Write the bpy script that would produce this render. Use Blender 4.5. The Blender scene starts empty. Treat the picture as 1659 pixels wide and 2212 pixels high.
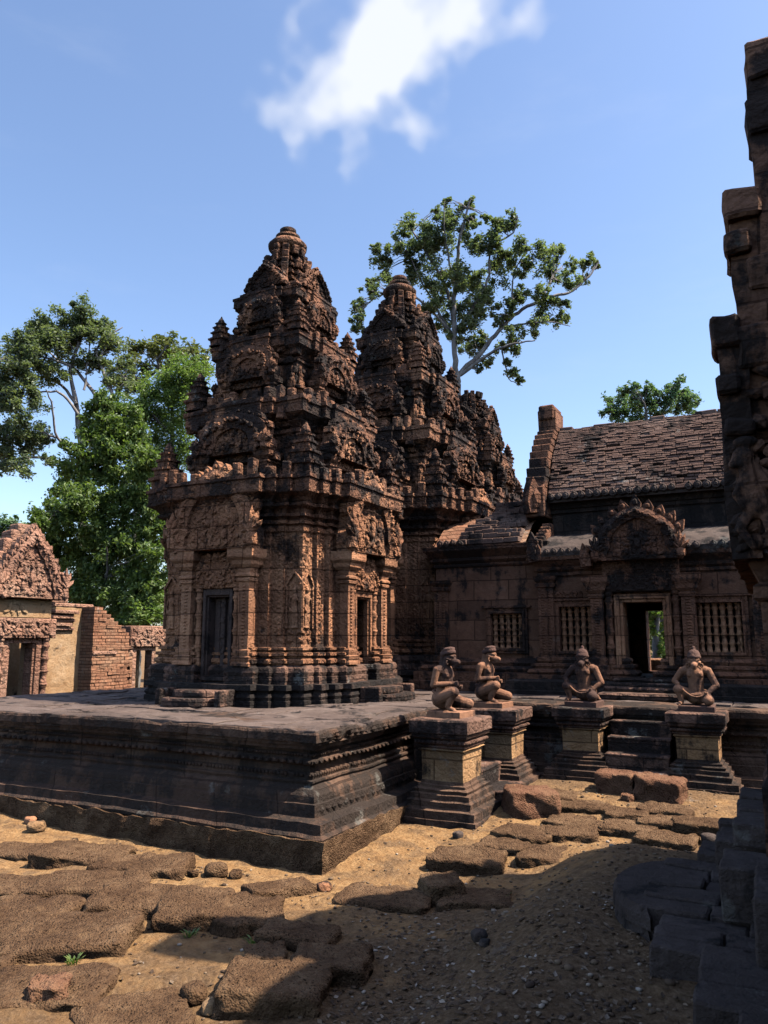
import bpy, bmesh, math, random
from mathutils import Vector, Matrix, noise
R = math.radians
random.seed(7)
scene = bpy.context.scene
COL = scene.collection

# ------------------------------------------------------------------ camera
CAM = Vector((0, 0, 1.65)); TILT = R(9.28); HEAD = R(27.36); FPX = 1650.0
cd = bpy.data.cameras.new('camera'); cam = bpy.data.objects.new('camera', cd); COL.objects.link(cam)
cam.location = CAM; cam.rotation_euler = (R(90) + TILT, 0, HEAD)
cd.lens = 36 * FPX / 2212; cd.sensor_width = 36; cd.clip_start = .05; cd.clip_end = 3000
scene.camera = cam
scene.render.resolution_x = 768; scene.render.resolution_y = 1024

def ray(x, y):
    xc = (x - 829.5) / FPX; yc = (y - 1106) / FPX
    h = math.cos(TILT) + yc * math.sin(TILT); v = math.sin(TILT) - yc * math.cos(TILT)
    return Vector((xc * math.cos(HEAD) - h * math.sin(HEAD), xc * math.sin(HEAD) + h * math.cos(HEAD), v))
def spot(x, y, d):                      # world point seen at (x, y) at distance d
    return CAM + ray(x, y) * d
def dirv(x, y): return ray(x, y).normalized()

# ------------------------------------------------------------------ sky, sun, exposure
SUN = Vector((.545, .15, .825)).normalized()
world = bpy.data.worlds.new('World'); scene.world = world; world.use_nodes = True
wt = world.node_tree; wt.nodes.clear()

class NT:
    def __init__(s, nt): s.t = nt
    def n(s, typ, inp=None, **props):
        nd = s.t.nodes.new(typ)
        for k, v in props.items(): setattr(nd, k, v)
        for k, v in (inp or {}).items():
            sock = nd.inputs[k]
            if isinstance(v, bpy.types.NodeSocket): s.t.links.new(v, sock)
            else: sock.default_value = v
        return nd
    def math(s, op, a, b=0.0, c=0.0, clamp=False):
        return s.n('ShaderNodeMath', {0: a, 1: b, 2: c}, operation=op, use_clamp=clamp).outputs[0]
    def vmath(s, op, a, b=(0, 0, 0)):
        nd = s.n('ShaderNodeVectorMath', {0: a, 1: b}, operation=op)
        return nd.outputs['Value'] if op in ('DOT_PRODUCT', 'LENGTH') else nd.outputs[0]
    def noise(s, vec, scale, detail=4, rough=.5, dist=0.0, out=0):
        return s.n('ShaderNodeTexNoise', {'Vector': vec, 'Scale': scale, 'Detail': detail, 'Roughness': rough, 'Distortion': dist}).outputs[out]
    def mix(s, f, a, b, blend='MIX'):
        nd = s.n('ShaderNodeMix', data_type='RGBA', blend_type=blend)
        for i, v in ((0, f), (6, a), (7, b)):
            if isinstance(v, bpy.types.NodeSocket): s.t.links.new(v, nd.inputs[i])
            else: nd.inputs[i].default_value = v if i == 0 else (tuple(v) + (1,))[:4]
        return nd.outputs[2]
    def ramp(s, f, stops, interp='LINEAR'):
        nd = s.n('ShaderNodeValToRGB', {0: f}); cr = nd.color_ramp; cr.interpolation = interp
        while len(cr.elements) < len(stops): cr.elements.new(.5)
        for e, (p, c) in zip(cr.elements, stops):
            e.position = p; e.color = (c, c, c, 1) if isinstance(c, (int, float)) else tuple(c) + (1,)
        return nd.outputs[0]
    def step(s, f, a, b):
        return s.n('ShaderNodeMapRange', {'Value': f, 'From Min': a, 'From Max': b}, clamp=True, interpolation_type='SMOOTHSTEP').outputs[0]
W = NT(wt)
sky = W.n('ShaderNodeTexSky', sky_type='NISHITA', sun_disc=False, sun_elevation=math.asin(SUN.z),
          sun_rotation=math.atan2(SUN.x, SUN.y), air_density=1.0, dust_density=1.2, ozone_density=1.6, altitude=50)
D = W.n('ShaderNodeTexCoord').outputs['Generated']
acc = None
wob = W.noise(D, 8, 3, .5, 0, 1)
Dw = W.vmath('ADD', D, W.vmath('MULTIPLY', W.vmath('SUBTRACT', wob, (.5, .5, .5)), (.028, .028, .028)))
for (x, y, r) in ((880, -20, 200), (910, 70, 160), (930, 160, 180), (860, 135, 195), (775, 115, 210), (700, 105, 190), (635, 105, 130), (820, 165, 180), (735, 150, 160), (945, 200, 150), (900, 190, 130)):
    c = dirv(x, y); ca = math.cos(math.atan(r / FPX))
    d = W.vmath('DOT_PRODUCT', Dw, tuple(c))
    f = W.n('ShaderNodeMapRange', {'Value': d, 'From Min': ca, 'From Max': 1.0}, clamp=True).outputs[0]
    acc = f if acc is None else W.math('ADD', acc, f)
tex = W.noise(D, 11, 8, .56)
cm = W.math('ADD', W.math('MULTIPLY', acc, .34), W.math('MULTIPLY', W.math('SUBTRACT', tex, .5), 1.1))
cm = W.math('MULTIPLY', W.step(cm, -.10, 2.3), W.step(acc, 0.0, 1.6))
wisp = W.math('MULTIPLY', W.step(W.noise(W.vmath('MULTIPLY', D, (2.5, 2.5, 9)), 1.6, 7, .6), .52, .9), .10)
cm = W.math('MAXIMUM', cm, wisp)
skyc = W.mix(1.0, sky.outputs[0], (1.22, 1.24, 1.30), 'MULTIPLY')
skyc = W.mix(W.math('MULTIPLY', cm, .96), skyc, (4.6, 4.8, 5.3))
bg = W.n('ShaderNodeBackground', {'Color': skyc, 'Strength': .115})
W.n('ShaderNodeOutputWorld', {0: bg.outputs[0]})

sd = bpy.data.lights.new('sun', 'SUN'); sd.energy = 5.0; sd.angle = R(.53); sd.color = (1.0, .93, .82)
so = bpy.data.objects.new('sun', sd); COL.objects.link(so)
so.rotation_euler = (-SUN).to_track_quat('-Z', 'Y').to_euler(); so.location = (4, 2, 20)
vs = scene.view_settings; vs.view_transform = 'Standard'; vs.look = 'None'; vs.exposure = 0.85; vs.gamma = 1
scene.cycles.max_bounces = 6; scene.cycles.diffuse_bounces = 0; scene.cycles.transparent_max_bounces = 4

# ------------------------------------------------------------------ materials
def newmat(name):
    m = bpy.data.materials.new(name); m.use_nodes = True; m.node_tree.nodes.clear()
    return m, NT(m.node_tree)
def finish(N, col, rough=.9, normal=None, spec=.2):
    b = N.n('ShaderNodeBsdfPrincipled', {'Roughness': rough, 'Specular IOR Level': spec})
    if isinstance(col, bpy.types.NodeSocket): N.t.links.new(col, b.inputs['Base Color'])
    else: b.inputs['Base Color'].default_value = tuple(col) + (1,)
    if normal is not None: N.t.links.new(normal, b.inputs['Normal'])
    N.n('ShaderNodeOutputMaterial', {0: b.outputs[0]})
def stone(name, c1, c2, c3, lichen=.4, pale=.15, carve=.0, cscale=22, joint=(.42, .24), rough_bump=.012, lcol=(.022, .018, .016), pcol=(.36, .34, .29), streak=.3):
    m, N = newmat(name)
    P = N.n('ShaderNodeNewGeometry').outputs['Position']
    nA = N.noise(P, 1.1, 6, .6); nB = N.noise(P, 9, 8, .7)
    f = N.math('ADD', N.math('MULTIPLY', nA, .6), N.math('MULTIPLY', nB, .4))
    col = N.ramp(f, [(.36, c1), (.5, c2), (.64, c3)])
    sep = N.n('ShaderNodeSeparateXYZ', {0: P})
    wv = N.noise(P, 3, 2, .5)
    xy = N.math('ADD', N.math('ADD', sep.outputs[0], sep.outputs[1]), N.math('MULTIPLY', wv, .02))
    zz = N.math('ADD', sep.outputs[2], N.math('MULTIPLY', wv, .03))
    hgt = None
    if joint:
        bv = N.n('ShaderNodeCombineXYZ', {0: xy, 1: zz}).outputs[0]
        br = N.n('ShaderNodeTexBrick', {'Vector': bv, 'Color1': (.72, .72, .72, 1), 'Color2': (1.2, 1.15, 1.1, 1), 'Mortar': (.35, .33, .32, 1), 'Scale': 1.0, 'Mortar Size': .008, 'Mortar Smooth': .3, 'Brick Width': joint[0], 'Row Height': joint[1]})
        col = N.mix(.88, col, br.outputs[0], 'MULTIPLY')
        hgt = N.math('MULTIPLY', br.outputs[1], -.012)
    st = N.noise(N.vmath('MULTIPLY', P, (6, 6, .55)), 1.0, 6, .6)
    ln = N.math('ADD', N.math('MULTIPLY', N.noise(P, 1.7, 10, .68), 1 - streak), N.math('MULTIPLY', st, streak))
    lt = .70 - lichen * .40
    lm = N.step(N.math('ADD', ln, N.math('MULTIPLY', N.math('SUBTRACT', nB, .5), .22)), lt - .035, lt + .045)
    col = N.mix(N.math('MULTIPLY', lm, .93), col, lcol)
    pn = N.noise(N.vmath('ADD', P, (31, 7, 3)), 3.3, 9, .7)
    pm = N.step(pn, .60, .68)
    col = N.mix(N.math('MULTIPLY', pm, pale), col, pcol)
    fine = N.noise(P, 55, 6, .75)
    h = N.math('ADD', N.math('MULTIPLY', N.noise(P, 12, 8, .7), rough_bump * 2.2), N.math('MULTIPLY', fine, rough_bump))
    if hgt is not None: h = N.math('ADD', h, hgt)
    if carve:
        wp = N.vmath('ADD', P, N.vmath('MULTIPLY', N.noise(P, 8, 2, .5, 0, 1), (.10, .10, .10)))
        v1 = N.n('ShaderNodeTexVoronoi', {'Vector': wp, 'Scale': cscale, 'Smoothness': .35}, feature='SMOOTH_F1').outputs[0]
        v2 = N.n('ShaderNodeTexVoronoi', {'Vector': wp, 'Scale': cscale * 2.3, 'Smoothness': .3}, feature='SMOOTH_F1').outputs[0]
        cv = N.math('ADD', v1, N.math('MULTIPLY', v2, .5))
        h = N.math('ADD', h, N.math('MULTIPLY', cv, -carve))
    bump = N.n('ShaderNodeBump', {'Strength': .9, 'Distance': 1.0, 'Height': h}).outputs[0]
    finish(N, col, .88, bump, .18)
    return m
M = {}
M['sand'] = stone('carved_red_sandstone', (.19, .082, .044), (.36, .163, .085), (.52, .262, .142), .40, .10, .034, 24)
M['sand_plain'] = stone('plain_red_sandstone', (.23, .10, .053), (.40, .185, .098), (.56, .29, .16), .34, .12, .014, 24)
M['sand_top'] = stone('weathered_black_sandstone', (.11, .052, .033), (.24, .112, .064), (.38, .192, .108), .54, .25, .036, 20)
M['plinth'] = stone('plinth_sandstone', (.12, .07, .05), (.21, .115, .08), (.30, .175, .125), .52, .42, .018, 24, (.5, .2))
M['hall'] = stone('dark_hall_sandstone', (.13, .057, .034), (.21, .096, .056), (.30, .142, .082), .48, .12, .018, 26)
M['hall_plain'] = stone('hall_wall_blocks', (.145, .066, .04), (.22, .104, .062), (.31, .152, .09), .40, .10, .003, 26, (.5, .27))
M['black'] = stone('black_crusted_stone', (.045, .032, .026), (.075, .052, .042), (.11, .07, .05), .55, .10, .014, 18)
M['plat'] = stone('platform_stone', (.085, .048, .032), (.14, .081, .054), (.22, .135, .09), .52, .30, .010, 30, (.62, .5), lcol=(.040, .029, .023))
M['pave'] = stone('platform_paving', (.09, .062, .05), (.14, .097, .078), (.20, .145, .118), .36, .2, 0, 30, None)
M['pedestal'] = stone('pedestal_stone', (.28, .15, .075), (.46, .26, .125), (.58, .36, .19), .42, .40, .012, 30, (.6, .3), streak=.45)
M['statue'] = stone('statue_stone', (.18, .083, .048), (.32, .152, .086), (.44, .22, .128), .52, .0, .002, 40, None, .007, (.06, .036, .03))
M['cap'] = stone('statue_cap_stone', (.085, .045, .035), (.12, .065, .05), (.16, .09, .065), .3, .0, .006, 60, None, .004)
M['lib'] = stone('library_stone', (.14, .07, .045), (.23, .115, .07), (.32, .16, .095), .50, .18, .02, 15)
M['block'] = stone('dark_base_blocks', (.062, .044, .036), (.108, .078, .066), (.18, .135, .115), .34, .30, .010, 55, None, .026)
M['rust'] = stone('gatehouse_sandstone', (.24, .115, .075), (.34, .18, .12), (.43, .26, .18), .30, .25, .03, 18)
M['stucco'] = stone('ochre_plastered_brick', (.34, .17, .08), (.43, .25, .125), (.50, .33, .19), .24, .25, .0, 30, None, .016)
M['brick'] = stone('orange_ruined_brick', (.30, .125, .07), (.41, .20, .115), (.48, .29, .18), .20, .40, .0, 30, (.22, .065), .02)
M['roof'] = stone('roof_brick', (.10, .055, .042), (.17, .097, .07), (.26, .17, .13), .38, .55, .0, 30, None, .014, pcol=(.42, .36, .30))
M['tile'] = stone('roof_tile_stone', (.065, .044, .035), (.10, .07, .056), (.15, .11, .09), .46, .2, .0, 30, None, .008)
def laterite(name, a, b, c, pit=.03):
    m, N = newmat(name)
    P = N.n('ShaderNodeNewGeometry').outputs['Position']
    f = N.math('ADD', N.math('MULTIPLY', N.noise(P, 3, 6, .6), .5), N.math('MULTIPLY', N.noise(P, 26, 8, .75), .5))
    col = N.ramp(f, [(.36, a), (.5, b), (.66, c)])
    v = N.n('ShaderNodeTexVoronoi', {'Vector': P, 'Scale': 42.0}, feature='F1').outputs[0]
    v2 = N.n('ShaderNodeTexVoronoi', {'Vector': P, 'Scale': 95.0}, feature='F1').outputs[0]
    n2 = N.noise(P, 20, 8, .7)
    vp = N.n('ShaderNodeTexVoronoi', {'Vector': N.vmath('ADD', P, N.vmath('MULTIPLY', N.noise(P, 30, 3, .6, 0, 1), (.02, .02, .02))), 'Scale': 58.0}, feature='F1').outputs[0]
    hole = N.step(vp, .34, .16)
    hole = N.math('MULTIPLY', hole, N.step(N.noise(P, 9, 4, .6), .40, .58))
    col = N.mix(N.math('MULTIPLY', hole, .8), col, (a[0] * .35, a[1] * .35, a[2] * .35))
    dust = N.step(N.noise(N.vmath('ADD', P, (2, 5, 1)), 5, 8, .72), .54, .70)
    col = N.mix(N.math('MULTIPLY', dust, .42), col, (.33, .20, .105))
    h = N.math('ADD', N.math('MULTIPLY', hole, -pit * .6), N.math('ADD', N.math('MULTIPLY', v2, -pit * .3), N.math('MULTIPLY', n2, pit * 1.0)))
    bump = N.n('ShaderNodeBump', {'Strength': 1.0, 'Distance': 1.0, 'Height': h}).outputs[0]
    finish(N, col, .95, bump, .1)
    return m
M['laterite'] = laterite('porous_laterite', (.072, .038, .021), (.155, .086, .046), (.285, .172, .094), .042)
M['laterite_red'] = laterite('red_laterite', (.13, .06, .034), (.21, .10, .058), (.30, .16, .09))
def plain(name, col, rough=.9): 
    m, N = newmat(name); finish(N, col, rough); return m
M['dark'] = plain('interior_shade', (.03, .022, .018))  # near-black: the shade of enclosed rooms put into the colour
M['inner'] = stone('doorway_inner_stone', (.20, .09, .05), (.28, .13, .075), (.34, .17, .10), .12, .0, .0, 20, None)
M['panel'] = stone('false_door_panel', (.060, .042, .036), (.095, .064, .052), (.14, .09, .07), .38, .06, .008, 30, None)
def leafmat(name, a, b, c, trans=.25):
    m, N = newmat(name)
    P = N.n('ShaderNodeNewGeometry').outputs['Position']
    rnd = N.n('ShaderNodeNewGeometry').outputs['Random Per Island']
    f = N.math('ADD', N.math('MULTIPLY', N.noise(P, .55, 3, .5), .6), N.math('MULTIPLY', rnd, .4))
    col = N.ramp(f, [(.3, a), (.5, b), (.7, c)])
    d = N.n('ShaderNodeBsdfPrincipled', {'Base Color': col, 'Roughness': .45, 'Specular IOR Level': .35})
    t = N.n('ShaderNodeBsdfTranslucent', {'Color': N.mix(1.0, col, (1.5, 1.7, .7), 'MULTIPLY')})
    mx = N.n('ShaderNodeMixShader', {0: trans, 1: d.outputs[0], 2: t.outputs[0]})
    N.n('ShaderNodeOutputMaterial', {0: mx.outputs[0]})
    return m
M['leaf_dark'] = leafmat('grey_green_leaves', (.12, .15, .10), (.17, .205, .125), (.24, .265, .145), .35)
M['leaf_mid'] = leafmat('fresh_green_leaves', (.075, .12, .038), (.12, .175, .052), (.20, .25, .075), .35)
M['leaf_bright'] = leafmat('feathery_bright_leaves', (.11, .17, .055), (.16, .225, .075), (.22, .28, .10), .4)
M['leaf_olive'] = leafmat('olive_leaves', (0.119, 0.140, 0.063), (0.175, 0.189, 0.077), (0.238, 0.238, 0.098))
M['leaf_blue'] = leafmat('pale_green_leaves', (0.112, 0.182, 0.112), (0.154, 0.238, 0.126), (0.210, 0.294, 0.140))
def bark(name, a, b):
    m, N = newmat(name); P = N.n('ShaderNodeNewGeometry').outputs['Position']
    n = N.noise(N.vmath('MULTIPLY', P, (3, 3, 1)), 2.5, 6, .65)
    finish(N, N.ramp(n, [(.35, a), (.65, b)]), .9); return m
M['bark_pale'] = bark('pale_bark', (.16, .13, .11), (.36, .32, .29))
M['bark'] = bark('grey_bark', (.10, .085, .07), (.28, .25, .22))
# ground: sand, leaf litter and pebbles
def groundmat():
    m, N = newmat('sandy_earth')
    P = N.n('ShaderNodeNewGeometry').outputs['Position']
    f = N.noise(P, 1.6, 8, .62)
    sand = N.ramp(N.noise(P, 14, 8, .7), [(.3, (.29, .150, .062)), (.5, (.40, .222, .096)), (.7, (.50, .305, .145))])
    dirt = N.ramp(N.noise(P, 30, 8, .75), [(.32, (.08, .046, .026)), (.5, (.175, .105, .058)), (.68, (.31, .20, .118))])
    sep = N.n('ShaderNodeSeparateXYZ', {0: P})
    # more litter towards the east and the foreground, clean sand along the platform
    near = N.math('ADD', N.math('MULTIPLY', sep.outputs[0], .13), N.math('MULTIPLY', sep.outputs[1], -.075))
    k = N.step(N.math('ADD', f, N.math('ADD', near, .58)), .36, .60)
    far = N.step(N.math('ADD', N.noise(P, 2.2, 6, .6), N.math('MULTIPLY', N.math('SUBTRACT', sep.outputs[1], 6.9), .16)), .44, .6)
    k = N.math('MAXIMUM', k, N.math('MULTIPLY', far, .8))
    col = N.mix(N.math('MULTIPLY', k, .9), sand, dirt)
    patch = N.step(N.noise(N.vmath('ADD', P, (4, 8, 0)), 4.5, 9, .72), .47, .60)
    col = N.mix(N.math('MULTIPLY', patch, .7), col, dirt)
    ash = N.step(N.noise(N.vmath('ADD', P, (9, 2, 0)), 3.2, 8, .7), .60, .72)
    ash = N.math('MULTIPLY', ash, N.step(sep.outputs[0], -2.0, -1.0))
    col = N.mix(N.math('MULTIPLY', ash, .5), col, (.33, .29, .25))
    h = N.math('ADD', N.math('MULTIPLY', N.noise(P, 18, 8, .75), .035), N.math('MULTIPLY', N.noise(P, 70, 6, .8), .012))
    h = N.math('ADD', h, N.math('MULTIPLY', N.n('ShaderNodeTexVoronoi', {'Vector': P, 'Scale': 38.0}).outputs[0], -.012))
    bump = N.n('ShaderNodeBump', {'Strength': 1.0, 'Distance': 1.0, 'Height': h}).outputs[0]
    finish(N, col, .95, bump, .1); return m
M['ground'] = groundmat()
def littermat():
    m, N = newmat('dry_leaf_litter'); r = N.n('ShaderNodeNewGeometry').outputs['Random Per Island']
    finish(N, N.ramp(r, [(0, (.055, .035, .024)), (.5, (.12, .075, .046)), (.88, (.22, .15, .095)), (1, (.40, .32, .25))]), .9); return m
M['litter'] = littermat()

# ------------------------------------------------------------------ object helpers
def obj(name, bm, mat, parent=None, smooth=False, loc=None, rotz=None):
    if isinstance(bm, bmesh.types.BMesh):
        me = bpy.data.meshes.new(name); bmesh.ops.recalc_face_normals(bm, faces=bm.faces); bm.to_mesh(me); bm.free()
        me.materials.append(mat)
    else: me = bm
    if smooth:
        for p in me.polygons: p.use_smooth = True
    o = bpy.data.objects.new(name, me); COL.objects.link(o)
    if parent: o.parent = parent
    if loc is not None: o.location = loc
    if rotz is not None: o.rotation_euler = (0, 0, rotz)
    return o
def thing(name, label, cat, loc=(0, 0, 0), rotz=0, group=None):
    o = bpy.data.objects.new(name, None); COL.objects.link(o); o.empty_display_size = .2
    o.location = loc; o.rotation_euler = (0, 0, rotz); return tag(o, label, cat, group)
def tag(o, label, cat, group=None):
    o['label'] = label; o['category'] = cat
    if group: o['group'] = group
    return o
def kids(o): return [c for c in COL.objects if c.parent == o]
def copy_tree(o, parent=None):
    c = o.copy(); COL.objects.link(c); c.parent = parent
    for ch in kids(o): copy_tree(ch, c)
    return c
def NB(): return bmesh.new()
def jitter(bm, amp, freq=5.0, seed=0.0, verts=None):
    s = Vector((seed, seed * 1.7, seed * .3))
    for v in (verts or bm.verts):
        v.co += noise.noise_vector(v.co * freq + s) * amp
def box(bm, x0, x1, y0, y1, z0, z1, mat=None, bev=0.0):
    vs_ = [bm.verts.new(p) for p in ((x0, y0, z0), (x1, y0, z0), (x1, y1, z0), (x0, y1, z0), (x0, y0, z1), (x1, y0, z1), (x1, y1, z1), (x0, y1, z1))]
    fs = [bm.faces.new([vs_[i] for i in f]) for f in ((3, 2, 1, 0), (4, 5, 6, 7), (0, 1, 5, 4), (1, 2, 6, 5), (2, 3, 7, 6), (3, 0, 4, 7))]
    if bev:
        es = list({e for f in fs for e in f.edges})
        r = bmesh.ops.bevel(bm, geom=es, offset=bev, segments=1, affect='EDGES', profile=.6)
        vs_ = list({v for f in r['faces'] for v in f.verts})
    if mat is not None:
        for v in vs_: v.co = mat @ v.co
    return vs_
def poly_off(poly, o):
    n = len(poly); out = []
    for i in range(n):
        p0, p1, p2 = poly[i - 1], poly[i], poly[(i + 1) % n]
        a = Vector((p1[0] - p0[0], p1[1] - p0[1])).normalized(); b = Vector((p2[0] - p1[0], p2[1] - p1[1])).normalized()
        n1 = Vector((a.y, -a.x)); n2 = Vector((b.y, -b.x))
        k = 1 + n1.dot(n2)
        m_ = (n1 + n2) / k if k > .05 else n1
        out.append((p1[0] + m_.x * o, p1[1] + m_.y * o))
    return out
def stack(bm, poly, prof, seg=.14, cap=True, zsub=.18, T=None, jit=0.0, seed=0.0, freq=6):
    """moulded mass: a rectilinear outline swept up a profile of (height, offset)"""
    n = len(poly); counts = []
    for i in range(n):
        a, b = poly[i], poly[(i + 1) % n]; counts.append(max(1, int(math.hypot(b[0] - a[0], b[1] - a[1]) / seg)))
    pr = [prof[0]]
    for z, o in prof[1:]:
        z0, o0 = pr[-1]; k = max(1, int((z - z0) / zsub))
        for j in range(1, k + 1): pr.append((z0 + (z - z0) * j / k, o0 + (o - o0) * j / k))
    rings = []; allv = []
    for z, o in pr:
        q = poly_off(poly, o); ring = []
        for i in range(n):
            a, b = q[i], q[(i + 1) % n]
            for j in range(counts[i]):
                t = j / counts[i]; ring.append(bm.verts.new((a[0] + (b[0] - a[0]) * t, a[1] + (b[1] - a[1]) * t, z)))
        rings.append(ring); allv += ring
    for r0, r1 in zip(rings, rings[1:]):
        m_ = len(r0)
        for i in range(m_): bm.faces.new((r0[i], r0[(i + 1) % m_], r1[(i + 1) % m_], r1[i]))
    if cap:
        bm.faces.new(rings[-1])
    if jit: jitter(bm, jit, freq, seed, allv)
    if T is not None:
        for v in allv: v.co = T @ v.co
    return allv
def rect(x0, x1, y0, y1): return [(x0, y0), (x1, y0), (x1, y1), (x0, y1)]
def cross(steps):
    """redented cross outline: steps = [(half_width, extent), ...] from the porch inwards, last one is the square"""
    q = []
    s = steps
    q.append((s[0][1], s[0][0]))
    for i in range(1, len(s)):
        q.append((s[i][1], s[i - 1][0])); 
        q.append((s[i][1], s[i][0]))
    # now mirror about the diagonal
    q2 = [(b, a) for a, b in reversed(q)]
    quad = q[:-1] + [q[-1]] + q2[1:] if abs(q[-1][0] - q[-1][1]) < 1e-6 else q + q2
    pts = []
    for k in range(4):
        c, sn = ((1, 0), (0, 1), (-1, 0), (0, -1))[k]
        for a, b in quad: pts.append((a * c - b * sn, a * sn + b * c))
    return pts
def lathe(bm, prof, n=20, T=None):
    rings = []
    for z, r in prof:
        rings.append([bm.verts.new((r * math.cos(2 * math.pi * i / n), r * math.sin(2 * math.pi * i / n), z)) for i in range(n)])
    for a, b in zip(rings, rings[1:]):
        for i in range(n): bm.faces.new((a[i], a[(i + 1) % n], b[(i + 1) % n], b[i]))
    bm.faces.new(rings[0]); bm.faces.new(rings[-1])
    if T is not None:
        for r in rings:
            for v in r: v.co = T @ v.co
def blob(bm, c, r, sub=1, rot=None):
    """ellipsoid, r may be a 3-tuple"""
    rr = (r, r, r) if isinstance(r, (int, float)) else r
    mt = Matrix.Translation(c) @ (rot or Matrix.Identity(4)) @ Matrix.Diagonal((rr[0], rr[1], rr[2], 1))
    return bmesh.ops.create_icosphere(bm, subdivisions=sub, radius=1.0, matrix=mt)['verts']
def limb(bm, a, b, ra, rb, n=10):
    """tapered closed capsule for voxel-merged bodies"""
    a = Vector(a); b = Vector(b); d = b - a; L = d.length; q = d.to_track_quat('Z', 'Y').to_matrix().to_4x4()
    prof = []
    for i in range(4): t = i / 4 * math.pi / 2; prof.append((-ra * math.cos(t), max(ra * math.sin(t), ra * .08)))
    for i in range(5): t = i / 4 * math.pi / 2; prof.append((L + rb * math.sin(t), max(rb * math.cos(t), rb * .08)))
    lathe(bm, prof, n, Matrix.Translation(a) @ q)
def fuse(bm, voxel, smooth=4, disp=0.0):
    """merge overlapping closed shapes into one continuous surface"""
    me = bpy.data.meshes.new('fused'); bmesh.ops.recalc_face_normals(bm, faces=bm.faces); bm.to_mesh(me); bm.free()
    o = bpy.data.objects.new('fused', me); COL.objects.link(o)
    r = o.modifiers.new('r', 'REMESH'); r.mode = 'VOXEL'; r.voxel_size = voxel
    if smooth:
        s = o.modifiers.new('s', 'SMOOTH'); s.factor = .5; s.iterations = smooth
    dg = bpy.context.evaluated_depsgraph_get(); dg.update()
    res = bpy.data.meshes.new_from_object(o.evaluated_get(dg))
    bpy.data.objects.remove(o); bpy.data.meshes.remove(me)
    b2 = bmesh.new(); b2.from_mesh(res); bpy.data.meshes.remove(res)
    if disp: jitter(b2, disp, 9)
    return b2
def relief(bm, x0, x1, z0, z1, y, n, rmin, rmax, rng, flat=.55, mirror=True):
    """carved foliage and small figures: half-sunk lumps, mirrored about the middle"""
    cx = (x0 + x1) / 2
    for _ in range(n):
        x = rng.uniform(0 if mirror else x0 - cx, (x1 - x0) / 2); z = rng.uniform(z0, z1); r = rng.uniform(rmin, rmax)
        an = rng.uniform(0, 3.1); el = rng.uniform(1.0, 2.2)
        for s in ((1, -1) if mirror else (1,)):
            blob(bm, (cx + s * x, y, z), (r * el, r * flat * 1.3, r / el ** .3), 1, Matrix.Rotation(an * s, 4, 'Y'))
def flame(bm, x, y, z, h, w, t, ang):
    """pointed leaf standing on an edge"""
    Mx = Matrix.Translation((x, y, z)) @ Matrix.Rotation(ang, 4, 'Y')
    pts = [(-.5, 0), (-.55, .35), (-.3, .7), (0, 1.0), (.3, .7), (.55, .35), (.5, 0)]
    f = [bm.verts.new(Mx @ Vector((a * w, -t * .5, b * h))) for a, b in pts]; bk = [bm.verts.new(Mx @ Vector((a * w, t * .5, b * h))) for a, b in pts]
    bm.faces.new(f); bm.faces.new(list(reversed(bk)))
    for i in range(len(pts)): j = (i + 1) % len(pts); bm.faces.new((f[i], f[j], bk[j], bk[i]))
    cv = blob(bm, Mx @ Vector((0, -t * .5, h * .38)), (w * .3, t * .35, h * .3), 1)
OUT = [(1.0, 0), (1.06, .10), (1.03, .22), (.93, .30), (.94, .42), (.90, .54), (.80, .66), (.66, .76), (.48, .86), (.26, .95), (0, 1.0)]
SQ = [(1.0, 0), (1.08, .12), (1.06, .28), (.96, .36), (.98, .52), (.92, .68), (.78, .80), (.56, .90), (.28, .98), (0, 1.03)]
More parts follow.
